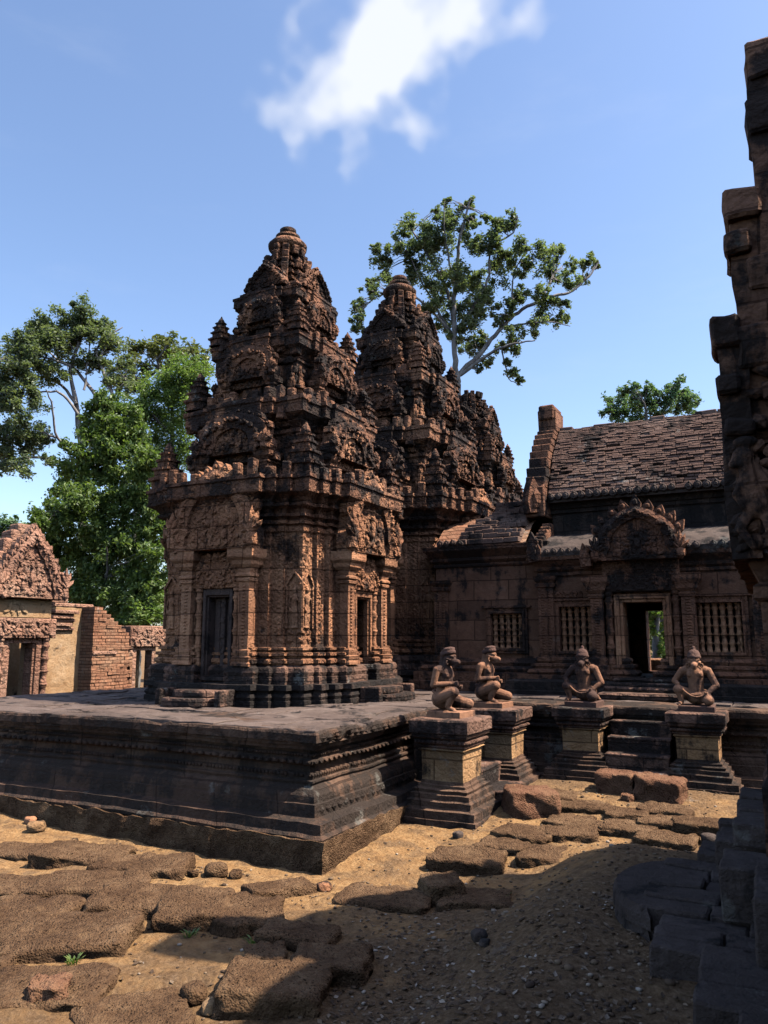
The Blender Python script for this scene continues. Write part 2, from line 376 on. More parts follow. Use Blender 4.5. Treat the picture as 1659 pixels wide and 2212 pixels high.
def pediment(w, h, t, seed=1, flames=9, fl=.16, nag=True, tri=False, nrel=34, tname='tympanum', mat=None, parent=None, loc=(0, 0, 0), rotz=0, name='pediment', sq=False):
    """lobed arch pediment; half width w, height h, depth t, front towards -y. Returns frame object with tympanum child"""
    rng = random.Random(seed); bm = NB(); mat = mat or M['sand_top']
    out = [(a * w, b * h) for a, b in ((SQ if sq else OUT) if not tri else [(1, 0), (1.04, .12), (.95, .2), (.9, .34), (.76, .42), (.70, .55), (.54, .63), (.46, .76), (.28, .84), (.16, .95), (0, 1.06)])]
    pts = out + [(-a, b) for a, b in reversed(out[:-1])]
    inn = [(a * (.50 if sq else .70), b * (.62 if sq else .78)) for a, b in pts]
    n = len(pts)
    def V(p, y): return bm.verts.new((p[0], y, p[1]))
    of = [V(p, -t) for p in pts]; ob = [V(p, 0) for p in pts]
    mid = [V(((p[0] * .55 + q[0] * .45), (p[1] * .55 + q[1] * .45)), -t * (1.06 if sq else 1.22)) for p, q in zip(pts, inn)]
    nf = [V(p, -t) for p in inn]; nb = [V(p, -t * .70) for p in inn]
    for i in range(n - 1):
        for a, b in ((ob, of), (of, mid), (mid, nf), (nf, nb)): bm.faces.new((a[i], a[i + 1], b[i + 1], b[i]))
    bm.faces.new(list(reversed(ob)))
    for a, b in ((ob, of), (of, mid), (mid, nf), (nf, nb)): bm.faces.new((a[0], b[0], b[-1], a[-1]))
    if sq:
        for _ in range(26):
            x = rng.uniform(-1, 1); zz = rng.uniform(.02, .8 if abs(x) < .7 else .4)
            if abs(x) < .5 and zz < .6: continue
            box(bm, -w * .06, w * .06, -t * rng.uniform(.2, .4), t * .3, -w * .05, w * .07, Matrix.Translation((x * w, -t * 1.0, zz * h)) @ Matrix.Rotation(rng.uniform(-.5, .5), 4, 'Y'), .008)
    # lumps along the snake-body band
    for i in range(n - 1):
        for k in range(3):
            u = (i + rng.random()) if True else 0
            j = min(int(u), n - 2); f = u - j
            p = [(pts[j][c] * (1 - f) + pts[j + 1][c] * f) * .5 + (inn[j][c] * (1 - f) + inn[j + 1][c] * f) * .5 for c in (0, 1)]
            blob(bm, (p[0] + rng.uniform(-.04, .04) * w, -t * 1.12, p[1] + rng.uniform(-.04, .04) * h), (w * rng.uniform(.03, .07), t * .25, w * rng.uniform(.03, .07)), 1)
    # row of leaves on the extrados
    L = [0]
    for i in range(n - 1): L.append(L[-1] + math.hypot(pts[i + 1][0] - pts[i][0], pts[i + 1][1] - pts[i][1]))
    for k in range(flames):
        s = L[-1] * (.20 + .60 * k / max(1, flames - 1)); i = max(j for j in range(n - 1) if L[j] <= s)
        f = (s - L[i]) / (L[i + 1] - L[i]); x = pts[i][0] + (pts[i + 1][0] - pts[i][0]) * f; z = pts[i][1] + (pts[i + 1][1] - pts[i][1]) * f
        flame(bm, x, -t * .55, z - .02 * h, fl * h * rng.uniform(.8, 1.1), L[-1] * .60 / flames * .9, t * .6, x / w * .75)
    if nag:
        for s in (1, -1):
            for k in range(5):
                a = (k - 2) * .42
                x = s * w * (1.0 + .10 * math.sin(a)); 
                hh = h * (.42 - .05 * abs(k - 2))
                blob(bm, (s * (w * 1.0) + math.sin(a) * .13 * w, -t * 1.15, h * .12 + hh * .5 * math.cos(a)), (w * .055, t * .32, hh * .42), 1, Matrix.Rotation(a, 4, 'Y'))
            blob(bm, (s * w * 1.0, -t * 1.1, h * .10), (w * .13, t * .4, h * .13), 1)
    jitter(bm, .006, 9, seed)
    fr = obj(name, bm, mat, parent, loc=loc, rotz=rotz)
    bm = NB(); vsx = [bm.verts.new((p[0], -t * .71, p[1])) for p in inn]; bm.faces.new(vsx)
    relief(bm, -w * .58, w * .58, h * .06, h * .50, -t * .73, nrel, w * .035, w * .075, rng)
    relief(bm, -w * .36, w * .36, h * .48, h * .68, -t * .73, nrel // 3, w * .03, w * .06, rng)
    for (x, z, s) in ((0, .30, 1.25), (-.26, .17, .8), (.26, .17, .8)):
        blob(bm, (x * w, -t * .82, z * h), (w * .07 * s, t * .28, h * .10 * s), 1); blob(bm, (x * w, -t * .84, z * h + h * .14 * s), (w * .045 * s, t * .22, w * .05 * s), 1)
    obj(tname, bm, mat, fr)
    return fr
def colonette(r, h, n=12):
    bm = NB(); prof = [(0, r * 1.25), (h * .03, r * 1.25), (h * .035, r)]
    k = 5
    for i in range(1, k + 1):
        z = h * i / (k + .6)
        prof += [(z - h * .045, r * .88), (z - h * .03, r * 1.15), (z - h * .022, r * .95), (z - h * .012, r * 1.32), (z + h * .012, r * 1.32), (z + h * .022, r * .95), (z + h * .03, r * 1.15), (z + h * .045, r * .88)]
    prof += [(h * .96, r), (h * .97, r * 1.25), (h, r * 1.25)]
    lathe(bm, prof, n)
    return bm

# ------------------------------------------------------------------ ground
def sst(a, b, x):
    t = max(0, min(1, (x - a) / (b - a))); return t * t * (3 - 2 * t)
def gz(x, y):
    h = .24 * sst(4.8, 8.3, y) * sst(-3.6, -2.2, x) + .30 * sst(-3.3, -14, x) * sst(2, 9, y)
    h += .30 * sst(-1.75, -.95, x + .16 * noise.noise(Vector((y * 1.3, 0, 3)))) * sst(6.4, 5.2, y) * (1 - .6 * sst(1.5, -1, y))
    v = Vector((x, y, 0))
    h += .045 * noise.noise(v * 1.1) + .022 * noise.noise(v * 3.3 + Vector((5, 2, 0))) + .010 * noise.noise(v * 9) + .006 * noise.noise(v * 21)
    return h
def axis(lo, hi, step, far):
    a = []; x = lo
    while x < hi: a.append(x); x += step
    k = step; L_ = []; x = lo
    while x > -far: k *= 1.5; x -= k; L_.append(x)
    k = step; H_ = []; x = hi
    while x < far: H_.append(x); k *= 1.5; x += k
    return list(reversed(L_)) + a + H_
gx = axis(-7.2, 0.6, .028, 1500); gy = axis(1.6, 9.0, .028, 1500)
bm = NB(); grid = []
for y in gy:
    far = abs(y) > 60
    grid.append([bm.verts.new((x, y, 0 if far or abs(x) > 60 else gz(x, y))) for x in gx])
for j in range(len(gy) - 1):
    for i in range(len(gx) - 1): bm.faces.new((grid[j][i], grid[j][i + 1], grid[j + 1][i + 1], grid[j + 1][i]))
g = obj('ground', bm, M['ground'], smooth=True); g['kind'] = 'structure'

# ------------------------------------------------------------------ platform
PX0, PX1, PY0 = -8.35, -3.22, 5.10          # south arm
EY = 8.50                                  # south edge of the east arm
plat_poly = [(PX0, PY0), (PX1, PY0), (PX1, EY), (2.6, EY), (2.6, 14.1), (PX1, 14.1), (PX1, 17.5), (PX0, 17.5)]
PZ = .94
plat = thing('temple_platform', 'long low moulded dark stone platform carrying the towers, with a sharp corner towards the viewer', 'platform')
def sag(vs_):
    for v in vs_:
        p_ = Vector((v.co.x, v.co.y, 0)); v.co.z += .016 * noise.noise(p_ * .9) + .006 * noise.noise(p_ * 2.7)
        if v.co.z > .83:
            c_ = noise.noise(v.co * 7 + Vector((3, 1, 2))); k_ = max(0, abs(c_) - .28) * .09
            v.co.z -= k_ * (1 if v.co.z > .88 else 0); v.co.y += k_; v.co.x -= k_
def bead_row(bm, z, o, r, sp, zr=1.0):
    q = poly_off(plat_poly, o)
    for i in (0, 1, 2):
        a, b = Vector(q[i]), Vector(q[i + 1]); L = (b - a).length; n = int(L / sp)
        for k in range(n):
            p = a + (b - a) * ((k + .5) / n)
            if i == 2 and p.x > .3: continue
            if random.random() < .04: continue
            blob(bm, (p.x, p.y, z), (r, r, r * zr), 1)
def lozenges(bm, z, o, w, h):
    y = PY0 + .1
    while y < EY - .1:
        x = PX1 + o
        c = [bm.verts.new((x, y + a * w * .5, z + b * h)) for a, b in ((-1, 0), (0, 1), (1, 0), (0, -1))]
        t = bm.verts.new((x + .012, y, z))
        for i in range(4): bm.faces.new((c[i], c[(i + 1) % 4], t))
        y += w * 1.15
bm = NB()
stack(bm, plat_poly, [(-.3, .19), (.20, .19), (.20, .17)], seg=.05, cap=False, zsub=.05, jit=.028, freq=9, seed=3)
obj('laterite_footing', bm, M['laterite'], plat)
bm = NB()
stack(bm, plat_poly, [(.16, .10), (.175, .155), (.205, .165), (.22, .145), (.225, .13), (.295, .125), (.30, .02), (.305, .0), (.395, -.005), (.40, -.025),
    (.42, -.025), (.45, -.03), (.485, -.055), (.505, -.085), (.515, -.10), (.53, -.10), (.535, -.085), (.55, -.085), (.555, -.11), (.575, -.11)], seg=.09, cap=False, jit=.009, seed=1)
lozenges(bm, .35, .002, .08, .032); sag(bm.verts)
obj('lower_moulding', bm, M['plat'], plat)
bm = NB()
stack(bm, plat_poly, [(.57, -.112), (.60, -.112), (.605, -.14), (.655, -.145), (.66, -.11), (.675, -.085), (.70, -.085), (.71, -.11), (.725, -.12), (.73, -.10), (.75, -.10), (.755, -.13), (.78, -.13),
    (.785, -.06), (.815, -.055), (.82, -.03), (.84, -.03), (.845, 0), (.905, .004), (.925, -.004), (.93, -.03)], seg=.09, cap=True, jit=.007, seed=2)
bead_row(bm, .588, -.105, .017, .036); bead_row(bm, .688, -.078, .026, .075, .7); bead_row(bm, .74, -.092, .012, .028); lozenges(bm, .876, .006, .09, .026); sag(bm.verts)
obj('upper_moulding', bm, M['plat'], plat)
# paving slabs
bm = NB(); rp = random.Random(4)
y = PY0 + .015
while y < 14:
    dy = rp.uniform(.34, .50); x = PX0 + .02
    while x < 2.4:
        dx = rp.uniform(.5, .95); x1 = x + dx
        hi = PX1 if y < EY + .02 else 2.55
        if x < hi - .05 and not (x > -2.7 and y > 9.95):
            x1 = min(x1, hi - .012); y1 = y + dy
            if y < EY < y1 and x1 > PX1 - .2: y1 = EY
            dz = rp.uniform(-.006, .006); tl = rp.uniform(-.008, .008)
            vv = box(bm, x + .005, x1 - .005, y + .005, y1 - .005, .90, PZ + dz, None, .006)
            for v in vv: v.co.z += tl * (v.co.x - x) / dx
        x += dx
    y += dy
bmesh.ops.subdivide_edges(bm, edges=[e for e in bm.edges if e.calc_length() > .2], cuts=4, use_grid_fill=True); jitter(bm, .008, 8, 3); sag(bm.verts)
obj('paving', bm, M['pave'], plat)

# ------------------------------------------------------------------ temple tower (built once, copied)
def devata(h, seed=0):
    bm = NB(); s = h
    limb(bm, (-.05 * s, 0, .04 * s), (-.045 * s, 0, .45 * s), .035 * s, .06 * s, 8); limb(bm, (.06 * s, 0, .04 * s), (.045 * s, 0, .45 * s), .035 * s, .06 * s, 8)
    blob(bm, (0, 0, .48 * s), (.11 * s, .07 * s, .07 * s)); limb(bm, (0, 0, .5 * s), (0, 0, .72 * s), .065 * s, .09 * s, 8)
    blob(bm, (0, 0, .75 * s), (.13 * s, .06 * s, .06 * s)); limb(bm, (0, 0, .78 * s), (0, 0, .86 * s), .035 * s, .035 * s, 6); blob(bm, (0, -.01, .89 * s), (.058 * s, .06 * s, .07 * s), 2)
    limb(bm, (0, 0, .93 * s), (0, 0, 1.02 * s), .05 * s, .02 * s, 8)
    limb(bm, (-.14 * s, 0, .74 * s), (-.16 * s, -.01, .55 * s), .03 * s, .025 * s, 6); limb(bm, (-.16 * s, -.01, .55 * s), (-.11 * s, -.03, .40 * s), .025 * s, .02 * s, 6)
    limb(bm, (.14 * s, 0, .74 * s), (.17 * s, -.01, .56 * s), .03 * s, .025 * s, 6); limb(bm, (.17 * s, -.01, .56 * s), (.10 * s, -.04, .70 * s), .025 * s, .02 * s, 6)
    blob(bm, (0, .01, .015 * s), (.16 * s, .06, .03 * s))
    return fuse(bm, .012 if h > .3 else .008, 2)
def mini_tower(h, w):
    """corner antefix shaped like a small stepped tower"""
    bm = NB(); z = 0
    b = w; pr = []
    for k, (f, hh) in enumerate(((1.0, .26), (.84, .20), (.66, .18), (.48, .14))):
        a = w * f * .5; q = cross([(a * .5, a * 1.1), (a, a)])
        stack(bm, q, [(z, 0), (z + hh * h * .15, .0), (z + hh * h * .2, -a * .12), (z + hh * h * .7, -a * .12), (z + hh * h * .78, a * .06), (z + hh * h, a * .08)], seg=.2, zsub=1)
        z += hh * h
    lathe(bm, [(z, w * .16), (z + h * .06, w * .2), (z + h * .12, w * .16), (z + h * .16, w * .09), (z + h * .22, w * .03)], 8)
    jitter(bm, .010, 12, h)
    return bm
def leaf_slab(h, w, t):
    bm = NB(); flame(bm, 0, 0, 0, h, w, t, 0); jitter(bm, .006, 14); return bm
b0 = .96
STEPS = [(.46, 1.18), (.60, 1.08), (.76, 1.02), (b0, b0)]
def with_notch(poly, side, hw, depth):
    """cut a door recess into one porch face of the outline"""
    out = []
    n = len(poly)
    for i in range(n):
        a, b = poly[i], poly[(i + 1) % n]; out.append(a)
        d = (b[0] - a[0], b[1] - a[1]); L = math.hypot(*d); u = (d[0] / L, d[1] / L); nr = (u[1], -u[0]); md = ((a[0] + b[0]) / 2, (a[1] + b[1]) / 2)
        ext = max(p[0] for p in poly)
        if nr[0] * side[0] + nr[1] * side[1] > .9 and abs(md[0] * side[0] + md[1] * side[1] - ext) < .01:
            for s, dd in ((-hw, 0), (-hw, depth), (hw, depth), (hw, 0)): out.append((md[0] + u[0] * s - nr[0] * dd, md[1] + u[1] * s - nr[1] * dd))
    return out
def make_tower():
    root = thing('temple_tower', 'nearest carved red sandstone tower with jar finial, dark false door and open side door', 'tower', group='row of three sanctuary towers')
    base = cross([(.50, 1.26), (.66, 1.16), (.82, 1.08), (b0 + .02, b0 + .02)])
    wide = cross(STEPS)
    bm = NB()
    stack(bm, base, [(-.02, .13), (.05, .13), (.055, .115), (.09, .13), (.12, .115), (.125, .10), (.155, .10), (.16, .135), (.215, .13), (.22, .02)], seg=.12, cap=True, jit=.010, seed=5)
    obj('plinth', bm, M['black'], root)
    bm = NB()
    cut = with_notch(with_notch(wide, (1, 0), .235, 1.0), (0, -1), .33, .17)
    stack(bm, cut, [(.205, .13), (.29, .13), (.295, .115), (.34, .13), (.385, .115), (.41, .06)], seg=.12, cap=True, jit=.008, seed=6)
    obj('base_moulding', bm, M['plinth'], root)
    bm = NB()
    stack(bm, cut, [(.40, .05), (.43, .085), (.465, .085), (.48, .055), (.50, .05), (.51, .075), (.54, .075), (.545, .03), (.565, .03), (.57, .055), (.595, .055), (.60, .012), (.63, .0), (1.84, 0), (1.86, .02), (1.90, .02), (1.905, .005), (1.93, .005), (1.94, .035), (1.97, .035), (1.98, .01)],
          seg=.10, cap=False, jit=.007, seed=7)
    WB = bm
    # niche figures and carved bands on the corner piers
    dv = devata(.46); dv_me = None; figs = []
    for rz in (0, R(90)):
        Rm = Matrix.Rotation(rz, 4, 'Z')
        for s in (1, -1):
            p = Rm @ Vector((s * (b0 - .085), -b0 - .002, .80))
            figs.append((p, rz))
            continue
            if dv_me is None:
                o = obj('niche_figure', dv, M['sand_plain'], w_, True, p, rz); dv_me = o.data
            else: o = obj('niche_figure', dv_me, None, w_, False, p, rz)
        bm = WB; n0 = len(bm.verts)
        for s in (1, -1):
            x = s * (b0 - .085)
            pts = [(-.085, 0), (-.085, .42), (-.10, .46), (-.06, .52), (0, .60), (.06, .52), (.10, .46), (.085, .42), (.085, 0)]
            for a, b in zip(pts, pts[1:]):
                q = [bm.verts.new((x + a[0], -b0 + .004, .80 + a[1])), bm.verts.new((x + b[0], -b0 + .004, .80 + b[1])), bm.verts.new((x + b[0] * 1.0, -b0 - .03, .80 + b[1])), bm.verts.new((x + a[0], -b0 - .03, .80 + a[1]))]
                bm.faces.new(q)
                q2 = [bm.verts.new((x + a[0] * 1.25, -b0 - .03, .80 + a[1] * 1.04)), bm.verts.new((x + b[0] * 1.25, -b0 - .03, .80 + b[1] * 1.04))]
                bm.faces.new((q[3], q[2], q2[1], q2[0]))
                q3 = [bm.verts.new((q2[0].co.x, -b0 + .004, q2[0].co.z)), bm.verts.new((q2[1].co.x, -b0 + .004, q2[1].co.z))]
                bm.faces.new((q2[0], q2[1], q3[1], q3[0]))
            relief(bm, x - .085, x + .085, 1.42, 1.82, -b0 - .002, 16, .012, .024, random.Random(3), .45)
            relief(bm, x - .085, x + .085, .66, .79, -b0 - .002, 5, .016, .03, random.Random(5), .6)
            for q in range(20):
                z = .68 + q * .058
                blob(bm, (s * .70, -1.02 - .002, z), (.024, .014, .020), 1); blob(bm, (s * .66, -1.02, z + .028), (.018, .012, .016), 1)
        bm.verts.ensure_lookup_table()
        for v in bm.verts[n0:]: v.co = Rm @ v.co
    w_ = obj('wall', WB, M['sand'], root)
    for p, rz in figs:
        if dv_me is None: o = obj('niche_figure', dv, M['sand_plain'], w_, True, p, rz); dv_me = o.data
        else: o = obj('niche_figure', dv_me, None, w_, False, p, rz)
    bm = NB()
    stack(bm, wide, [(1.965, .0), (2.0, .02), (2.02, .06), (2.05, .06), (2.06, .03), (2.10, .05), (2.13, .11), (2.16, .115), (2.17, .09), (2.22, .13), (2.26, .20), (2.28, .205), (2.285, .19), (2.40, .195), (2.41, .215), (2.45, .215), (2.455, .12), (2.48, .10)], seg=.12, jit=.010, seed=8)
    co = obj('cornice', bm, M['sand_top'], root)
    # porches
    for rz, false in ((0, True), (R(90), False), (R(180), True), (R(270), True)):
        Rm = Matrix.Rotation(rz, 4, 'Z'); E = 1.18
        def P(x, y, z): return Rm @ Vector((x, y, z))
        full = rz < 2
        # pilaster capitals and piers
        for s in (1, -1):
            bm = NB(); x0, x1 = (.335, .475) if s > 0 else (-.475, -.335)
            stack(bm, rect(x0, x1, -E - .075, -E + .03), [(.405, .05), (.43, .05), (.45, .035), (.47, .045), (.5, .045), (.51, .02), (.545, .03), (.57, .03), (.58, 0), (1.30, 0), (1.305, .02), (1.33, .025), (1.345, .005), (1.36, .03), (1.38, .03), (1.40, .008), (1.45, .02), (1.49, .055), (1.53, .06), (1.56, .095), (1.575, .10), (1.66, .10), (1.665, .07)], seg=.08, jit=.006, seed=9 + s)
            for q in range(18):
                blob(bm, ((x0 + x1) / 2, -E - .078, .62 + q * .037), (.028, .014, .014), 1)
            obj('pilaster', bm, M['sand_plain'], root, rotz=rz)
        # lintel
        bm = NB(); box(bm, -.335, .335, -E - .05, -E + .05, 1.24, 1.62, None, .01)
        relief(bm, -.31, .31, 1.27, 1.60, -E - .052, 26, .018, .04, random.Random(11), .7)
        for k in range(9):
            a = R(180) * k / 8
            for s in (1, -1): blob(bm, (s * .15 + .12 * math.cos(a), -E - .065, 1.33 + .12 * math.sin(a)), (.026, .02, .026), 1)
        jitter(bm, .004, 10); obj('lintel', bm, M['sand'], root, rotz=rz)
        # door frame
        dp = .13 if false else .03
        dw = obj('door' if false else 'doorway', NBbox([(-.205, -.165, -E - .02 + .0, -E + dp + .05, .235, 1.235), (.165, .205, -E - .02, -E + dp + .05, .235, 1.235), (-.165, .165, -E - .02, -E + dp + .05, 1.165, 1.235), (-.165, .165, -E - .02, -E + dp + .02, .235, .275),
              (-.165, -.148, -E + .01, -E + dp + .05, .275, 1.165), (.148, .165, -E + .01, -E + dp + .05, .275, 1.165), (-.148, .148, -E + .01, -E + dp + .05, 1.145, 1.165)]), M['sand_plain'] if not false else M['panel'], root, rotz=rz)
        if false:
            bm = NB()
            for x0, x1 in ((-.145, -.03), (.03, .145)):
                box(bm, x0, x1, -E + .12, -E + .16, .275, 1.145, None, .008); box(bm, x0 + .025, x1 - .025, -E + .105, -E + .14, .31, 1.11, None, .008)
            box(bm, -.028, .028, -E + .085, -E + .16, .275, 1.145, None, .008)
            for k in range(5): blob(bm, (0, -E + .085, .38 + k * .17), (.034, .018, .04), 1)
            obj('door_panel', bm, M['panel'], dw)
        # colonettes
        for s in (1, -1): obj('colonette', colonette(.036, 1.0), M['sand_plain'], root, True, P(s * .262, -E - .005, .24), rz)
        # main pediment
        pd = pediment(.56, .92, .17, 21 + int(rz * 10), 13, .13, True, mat=M['sand_top'] if False else M['sand'], parent=root, loc=P(0, -E + .02, 1.66), rotz=rz, nrel=40)
        # doorstep
        bm = NB()
        for k, (hw, d, z0, z1) in enumerate(((.33, .42, 0, .085), (.28, .27, .08, .16))):
            pts = []
            for i in range(13):
                a = R(180) * i / 12; pts.append((-hw * abs(math.cos(a)) ** .6 * (1 if math.cos(a) > 0 else -1), -d * math.sin(a) ** .6))
            stack(bm, [(p[0], p[1] - 1.36 + (0 if True else 0)) for p in pts][::1], [(z0, .0), (z0 + .02, .01), (z1 - .02, .01), (z1, 0)], seg=.3, jit=.008, seed=k)
        box(bm, -.44, -.36, -E - .46, -E - .2, 0, .17, None, .012); box(bm, .36, .44, -E - .46, -E - .2, 0, .17, None, .012)
        obj('doorstep', bm, M['plinth'], root, rotz=rz)
    # upper tiers
    z = 2.46; spec = ((.73, 1.04, .35), (.56, .88, .28), (.41, .70, .21))
    mt = M['sand_top']
    for k, (b, h, pw) in enumerate(spec):
        s = b / .76; H = h
        q = cross([(pw * .62, b + .13 * s), (pw, b + .07 * s), (b, b)])
        bm = NB()
        stack(bm, q, [(z - .03, .10 * s), (z + .05 * H, .10 * s), (z + .06 * H, .06 * s), (z + .10 * H, .07 * s), (z + .11 * H, .03 * s), (z + .14 * H, .0), (z + .56 * H, 0), (z + .58 * H, .03 * s), (z + .615 * H, .03 * s), (z + .63 * H, .0), (z + .67 * H, .04 * s), (z + .70 * H, .075 * s), (z + .715 * H, .05 * s), (z + .74 * H, .09 * s), (z + .78 * H, .16 * s), (z + .79 * H, .145 * s), (z + .90 * H, .15 * s), (z + .91 * H, .17 * s), (z + .96 * H, .17 * s), (z + .965 * H, .06 * s), (z + H, .03 * s)],
              seg=.10, jit=.011, seed=20 + k, freq=7)
        prev_b = (b0 + .08) if k == 0 else spec[k - 1][0] + .06
        # stub leaves along the cornice edge
        lv = []; rg = random.Random(40 + k)
        for rz in range(4):
            Rm = Matrix.Rotation(rz * math.pi / 2, 4, 'Z'); nst = 10 - k
            for i in range(nst):
                x = (i / (nst - 1) - .5) * 2 * prev_b * .86
                if abs(x) < pw * .6 or rg.random() < .12: continue
                hh = (.19 - .03 * k) * rg.uniform(.6, 1.2)
                d = prev_b + (.16 if k == 0 else .10 * s) - .02
                if k == 0: d += .02 if abs(x) > .76 else (.06 if abs(x) > .6 else .14)
                lv += box(bm, -.05 * s ** .5, .05 * s ** .5, -.05, .04, -.14, hh, Matrix.Translation(Rm @ Vector((x, -d + .035, z - .03))) @ Rm @ Matrix.Rotation(rg.uniform(-.1, .1), 4, 'X'), .014)
        for i in range(110):
            rz_ = rg.randrange(4); Rm = Matrix.Rotation(rz_ * math.pi / 2, 4, 'Z'); x = rg.uniform(-1, 1) * (b + .08)
            zz_ = z + H * rg.choice((.12, .2, .3, .45, .60, .70, .78, .84, .93, .97)); d = b + (.07 * s if abs(x) < pw else 0) + (.10 * s if zz_ > z + .72 * H else 0)
            a_, b_, c_ = rg.uniform(.02, .075) * s ** .4, rg.uniform(.03, .09) * s ** .4, rg.uniform(.02, .085) * s ** .4
            lv += box(bm, -a_, a_, -b_, .06, -c_, c_, Matrix.Translation(Rm @ Vector((x, -d, zz_))) @ Rm @ Matrix.Rotation(rg.uniform(-.25, .25), 4, 'Y'), .010)
        jitter(bm, .012, 14, k, lv)
        tier = obj('tier', bm, mt, root)
        ah = (.62, .52, .42)[k]; aw = (.30, .26, .21)[k]
        me = None
        for sx in (1, -1):
            for sy in (1, -1):
                if k == 1 and sx > 0 and sy < 0: continue
                pos = (sx * (prev_b - aw * .12), sy * (prev_b - aw * .12), z - .01)
                if me is None: o = obj('antefix', mini_tower(ah, aw), mt, tier, False, pos); me = o.data
                else: o = obj('antefix', me, None, tier, False, pos, R(3 * sx))
        # blind doors, guardians and pediments on the four sides
        for rz in (0, R(90), R(180), R(270)):
            Rm = Matrix.Rotation(rz, 4, 'Z')
            bm = NB(); e = b + .13 * s; wp = b * .80
            for sg in (1, -1):
                x = sg * wp * .74
                stack(bm, rect(x - .055 * s, x + .055 * s, -e - .15 * s, -b + .02), [(z + .02, .02), (z + .06 * H, .02), (z + .08 * H, 0), (z + .20 * H, 0), (z + .215 * H, .02), (z + .235 * H, .02), (z + .24 * H, .0), (z + .28 * H, .05 * s), (z + .33 * H, .07 * s)], seg=.2, jit=.007, seed=k)
            box(bm, -wp * .95, wp * .95, -e - .10 * s, -e + .02, z + .24 * H, z + .335 * H, None, .01)
            box(bm, -pw * .5, pw * .5, -e - .03, -e + .02, z + .05, z + .24 * H, None, .01)
            relief(bm, -pw * 1.2, pw * 1.2, z + .25 * H, z + .325 * H, -e - .10 * s, 14, .012, .026, random.Random(k), .7)
            jitter(bm, .006, 9, k); obj('blind_door', bm, mt, tier, rotz=rz)
            for sg in (1, -1):
                blobm = NB(); x = sg * (b - .05 * s)
                limb(blobm, (x, -b - .03, z + .10 * H), (x, -b - .03, z + .32 * H), .060 * s, .05 * s, 7); blob(blobm, (x, -b - .04, z + .37 * H), (.045 * s, .045 * s, .055 * s)); limb(blobm, (x, -b - .03, z + .40 * H), (x, -b - .03, z + .50 * H), .04 * s, .012, 6)
                blob(blobm, (x + .055 * s, -b - .05, z + .24 * H), (.02, .02, .09 * s)); blob(blobm, (x - .055 * s, -b - .05, z + .24 * H), (.02, .02, .09 * s))
                jitter(blobm, .008, 15, x); obj('guardian_relief', blobm, M['sand'], tier, rotz=rz)
            pediment(wp * .86, H * .47, .17 * s, 60 + k * 5 + int(rz), 8, .14, True, mat=mt, parent=tier, loc=Rm @ Vector((0, -e - .04 * s, z + .335 * H)), rotz=rz, nrel=26, sq=True)
        z += h
    # crowning pyramid of leaves
    bm = NB(); q = cross([(.13, .40), (.22, .36), (.30, .30)])
    prof = [(z - .03, .03)]
    for i in range(6):
        f = i / 6; o = -.0 - .205 * f ** 1.05; z0 = z + .70 * f
        prof += [(z0 + .01, o), (z0 + .06, o - .02), (z0 + .065, o + .012), (z0 + .10, o + .015), (z0 + .11, o - .02)]
    prof += [(z + .70, -.215)]
    stack(bm, q, prof, seg=.07, jit=.012, seed=33, freq=9); rg = random.Random(3)
    for i in range(6):
        f = i / 6; r = .42 - .24 * f ** 1.0
        for a in range(12):
            an = a * R(30); rr = r / max(abs(math.cos(an)), abs(math.sin(an))) * (.93 if a % 3 else 1.0)
            T = Matrix.Translation((min(rr, r * 1.18) * math.cos(an), min(rr, r * 1.18) * math.sin(an), z + .70 * f + .07)) @ Matrix.Rotation(an + R(90), 4, 'Z') @ Matrix.Rotation(.2, 4, 'X')
            if rg.random() < .1: continue
            n0 = len(bm.verts); fl_ = NB()
            box(bm, -.042, .042, -.04, .03, -.04, .085 * rg.uniform(.7, 1.2), T, .010)
    top = obj('tier', bm, mt, root)
    for rz in (0, R(90), R(180), R(270)):
        Rm = Matrix.Rotation(rz, 4, 'Z')
        pediment(.32, .33, .10, 90 + int(rz), 7, .16, False, True, mat=mt, parent=top, loc=Rm @ Vector((0, -.40, z + .02)), rotz=rz, nrel=14)
    z += .72
    # jar finial
    bm = NB(); lathe(bm, [(z - .06, .165), (z - .025, .165), (z - .02, .12), (z - .0, .13), (z + .015, .20), (z + .05, .255), (z + .10, .262), (z + .145, .22), (z + .17, .125), (z + .185, .12), (z + .19, .165), (z + .235, .165), (z + .24, .085), (z + .262, .085), (z + .268, .115), (z + .335, .11), (z + .345, .085), (z + .36, .06)], 24)
    jitter(bm, .004, 8); obj('finial', bm, M['sand_top'], root, True)
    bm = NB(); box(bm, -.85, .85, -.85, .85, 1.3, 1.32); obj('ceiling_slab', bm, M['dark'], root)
    return root
def NBbox(lst, bev=.006):
    bm = NB()
    for b in lst: box(bm, *b, None, bev)
    jitter(bm, .003, 8); return bm
TX = -5.56
tower = make_tower(); tower.location = (TX, 7.92, PZ)
mid_tower = copy_tree(tower); mid_tower.location = (TX + .02, 11.3, PZ); mid_tower.scale = (1.13,) * 3
mid_tower['label'] = 'central carved tower joined to the long hall, its finial before the airy tree'
far_tower = copy_tree(tower); far_tower.location = (TX, 14.75, PZ)
far_tower['label'] = 'farthest sanctuary tower, mostly hidden behind the central one, without its finial'
for c in kids(far_tower):
    if c.name.startswith('finial'): bpy.data.objects.remove(c)

exec_after = []

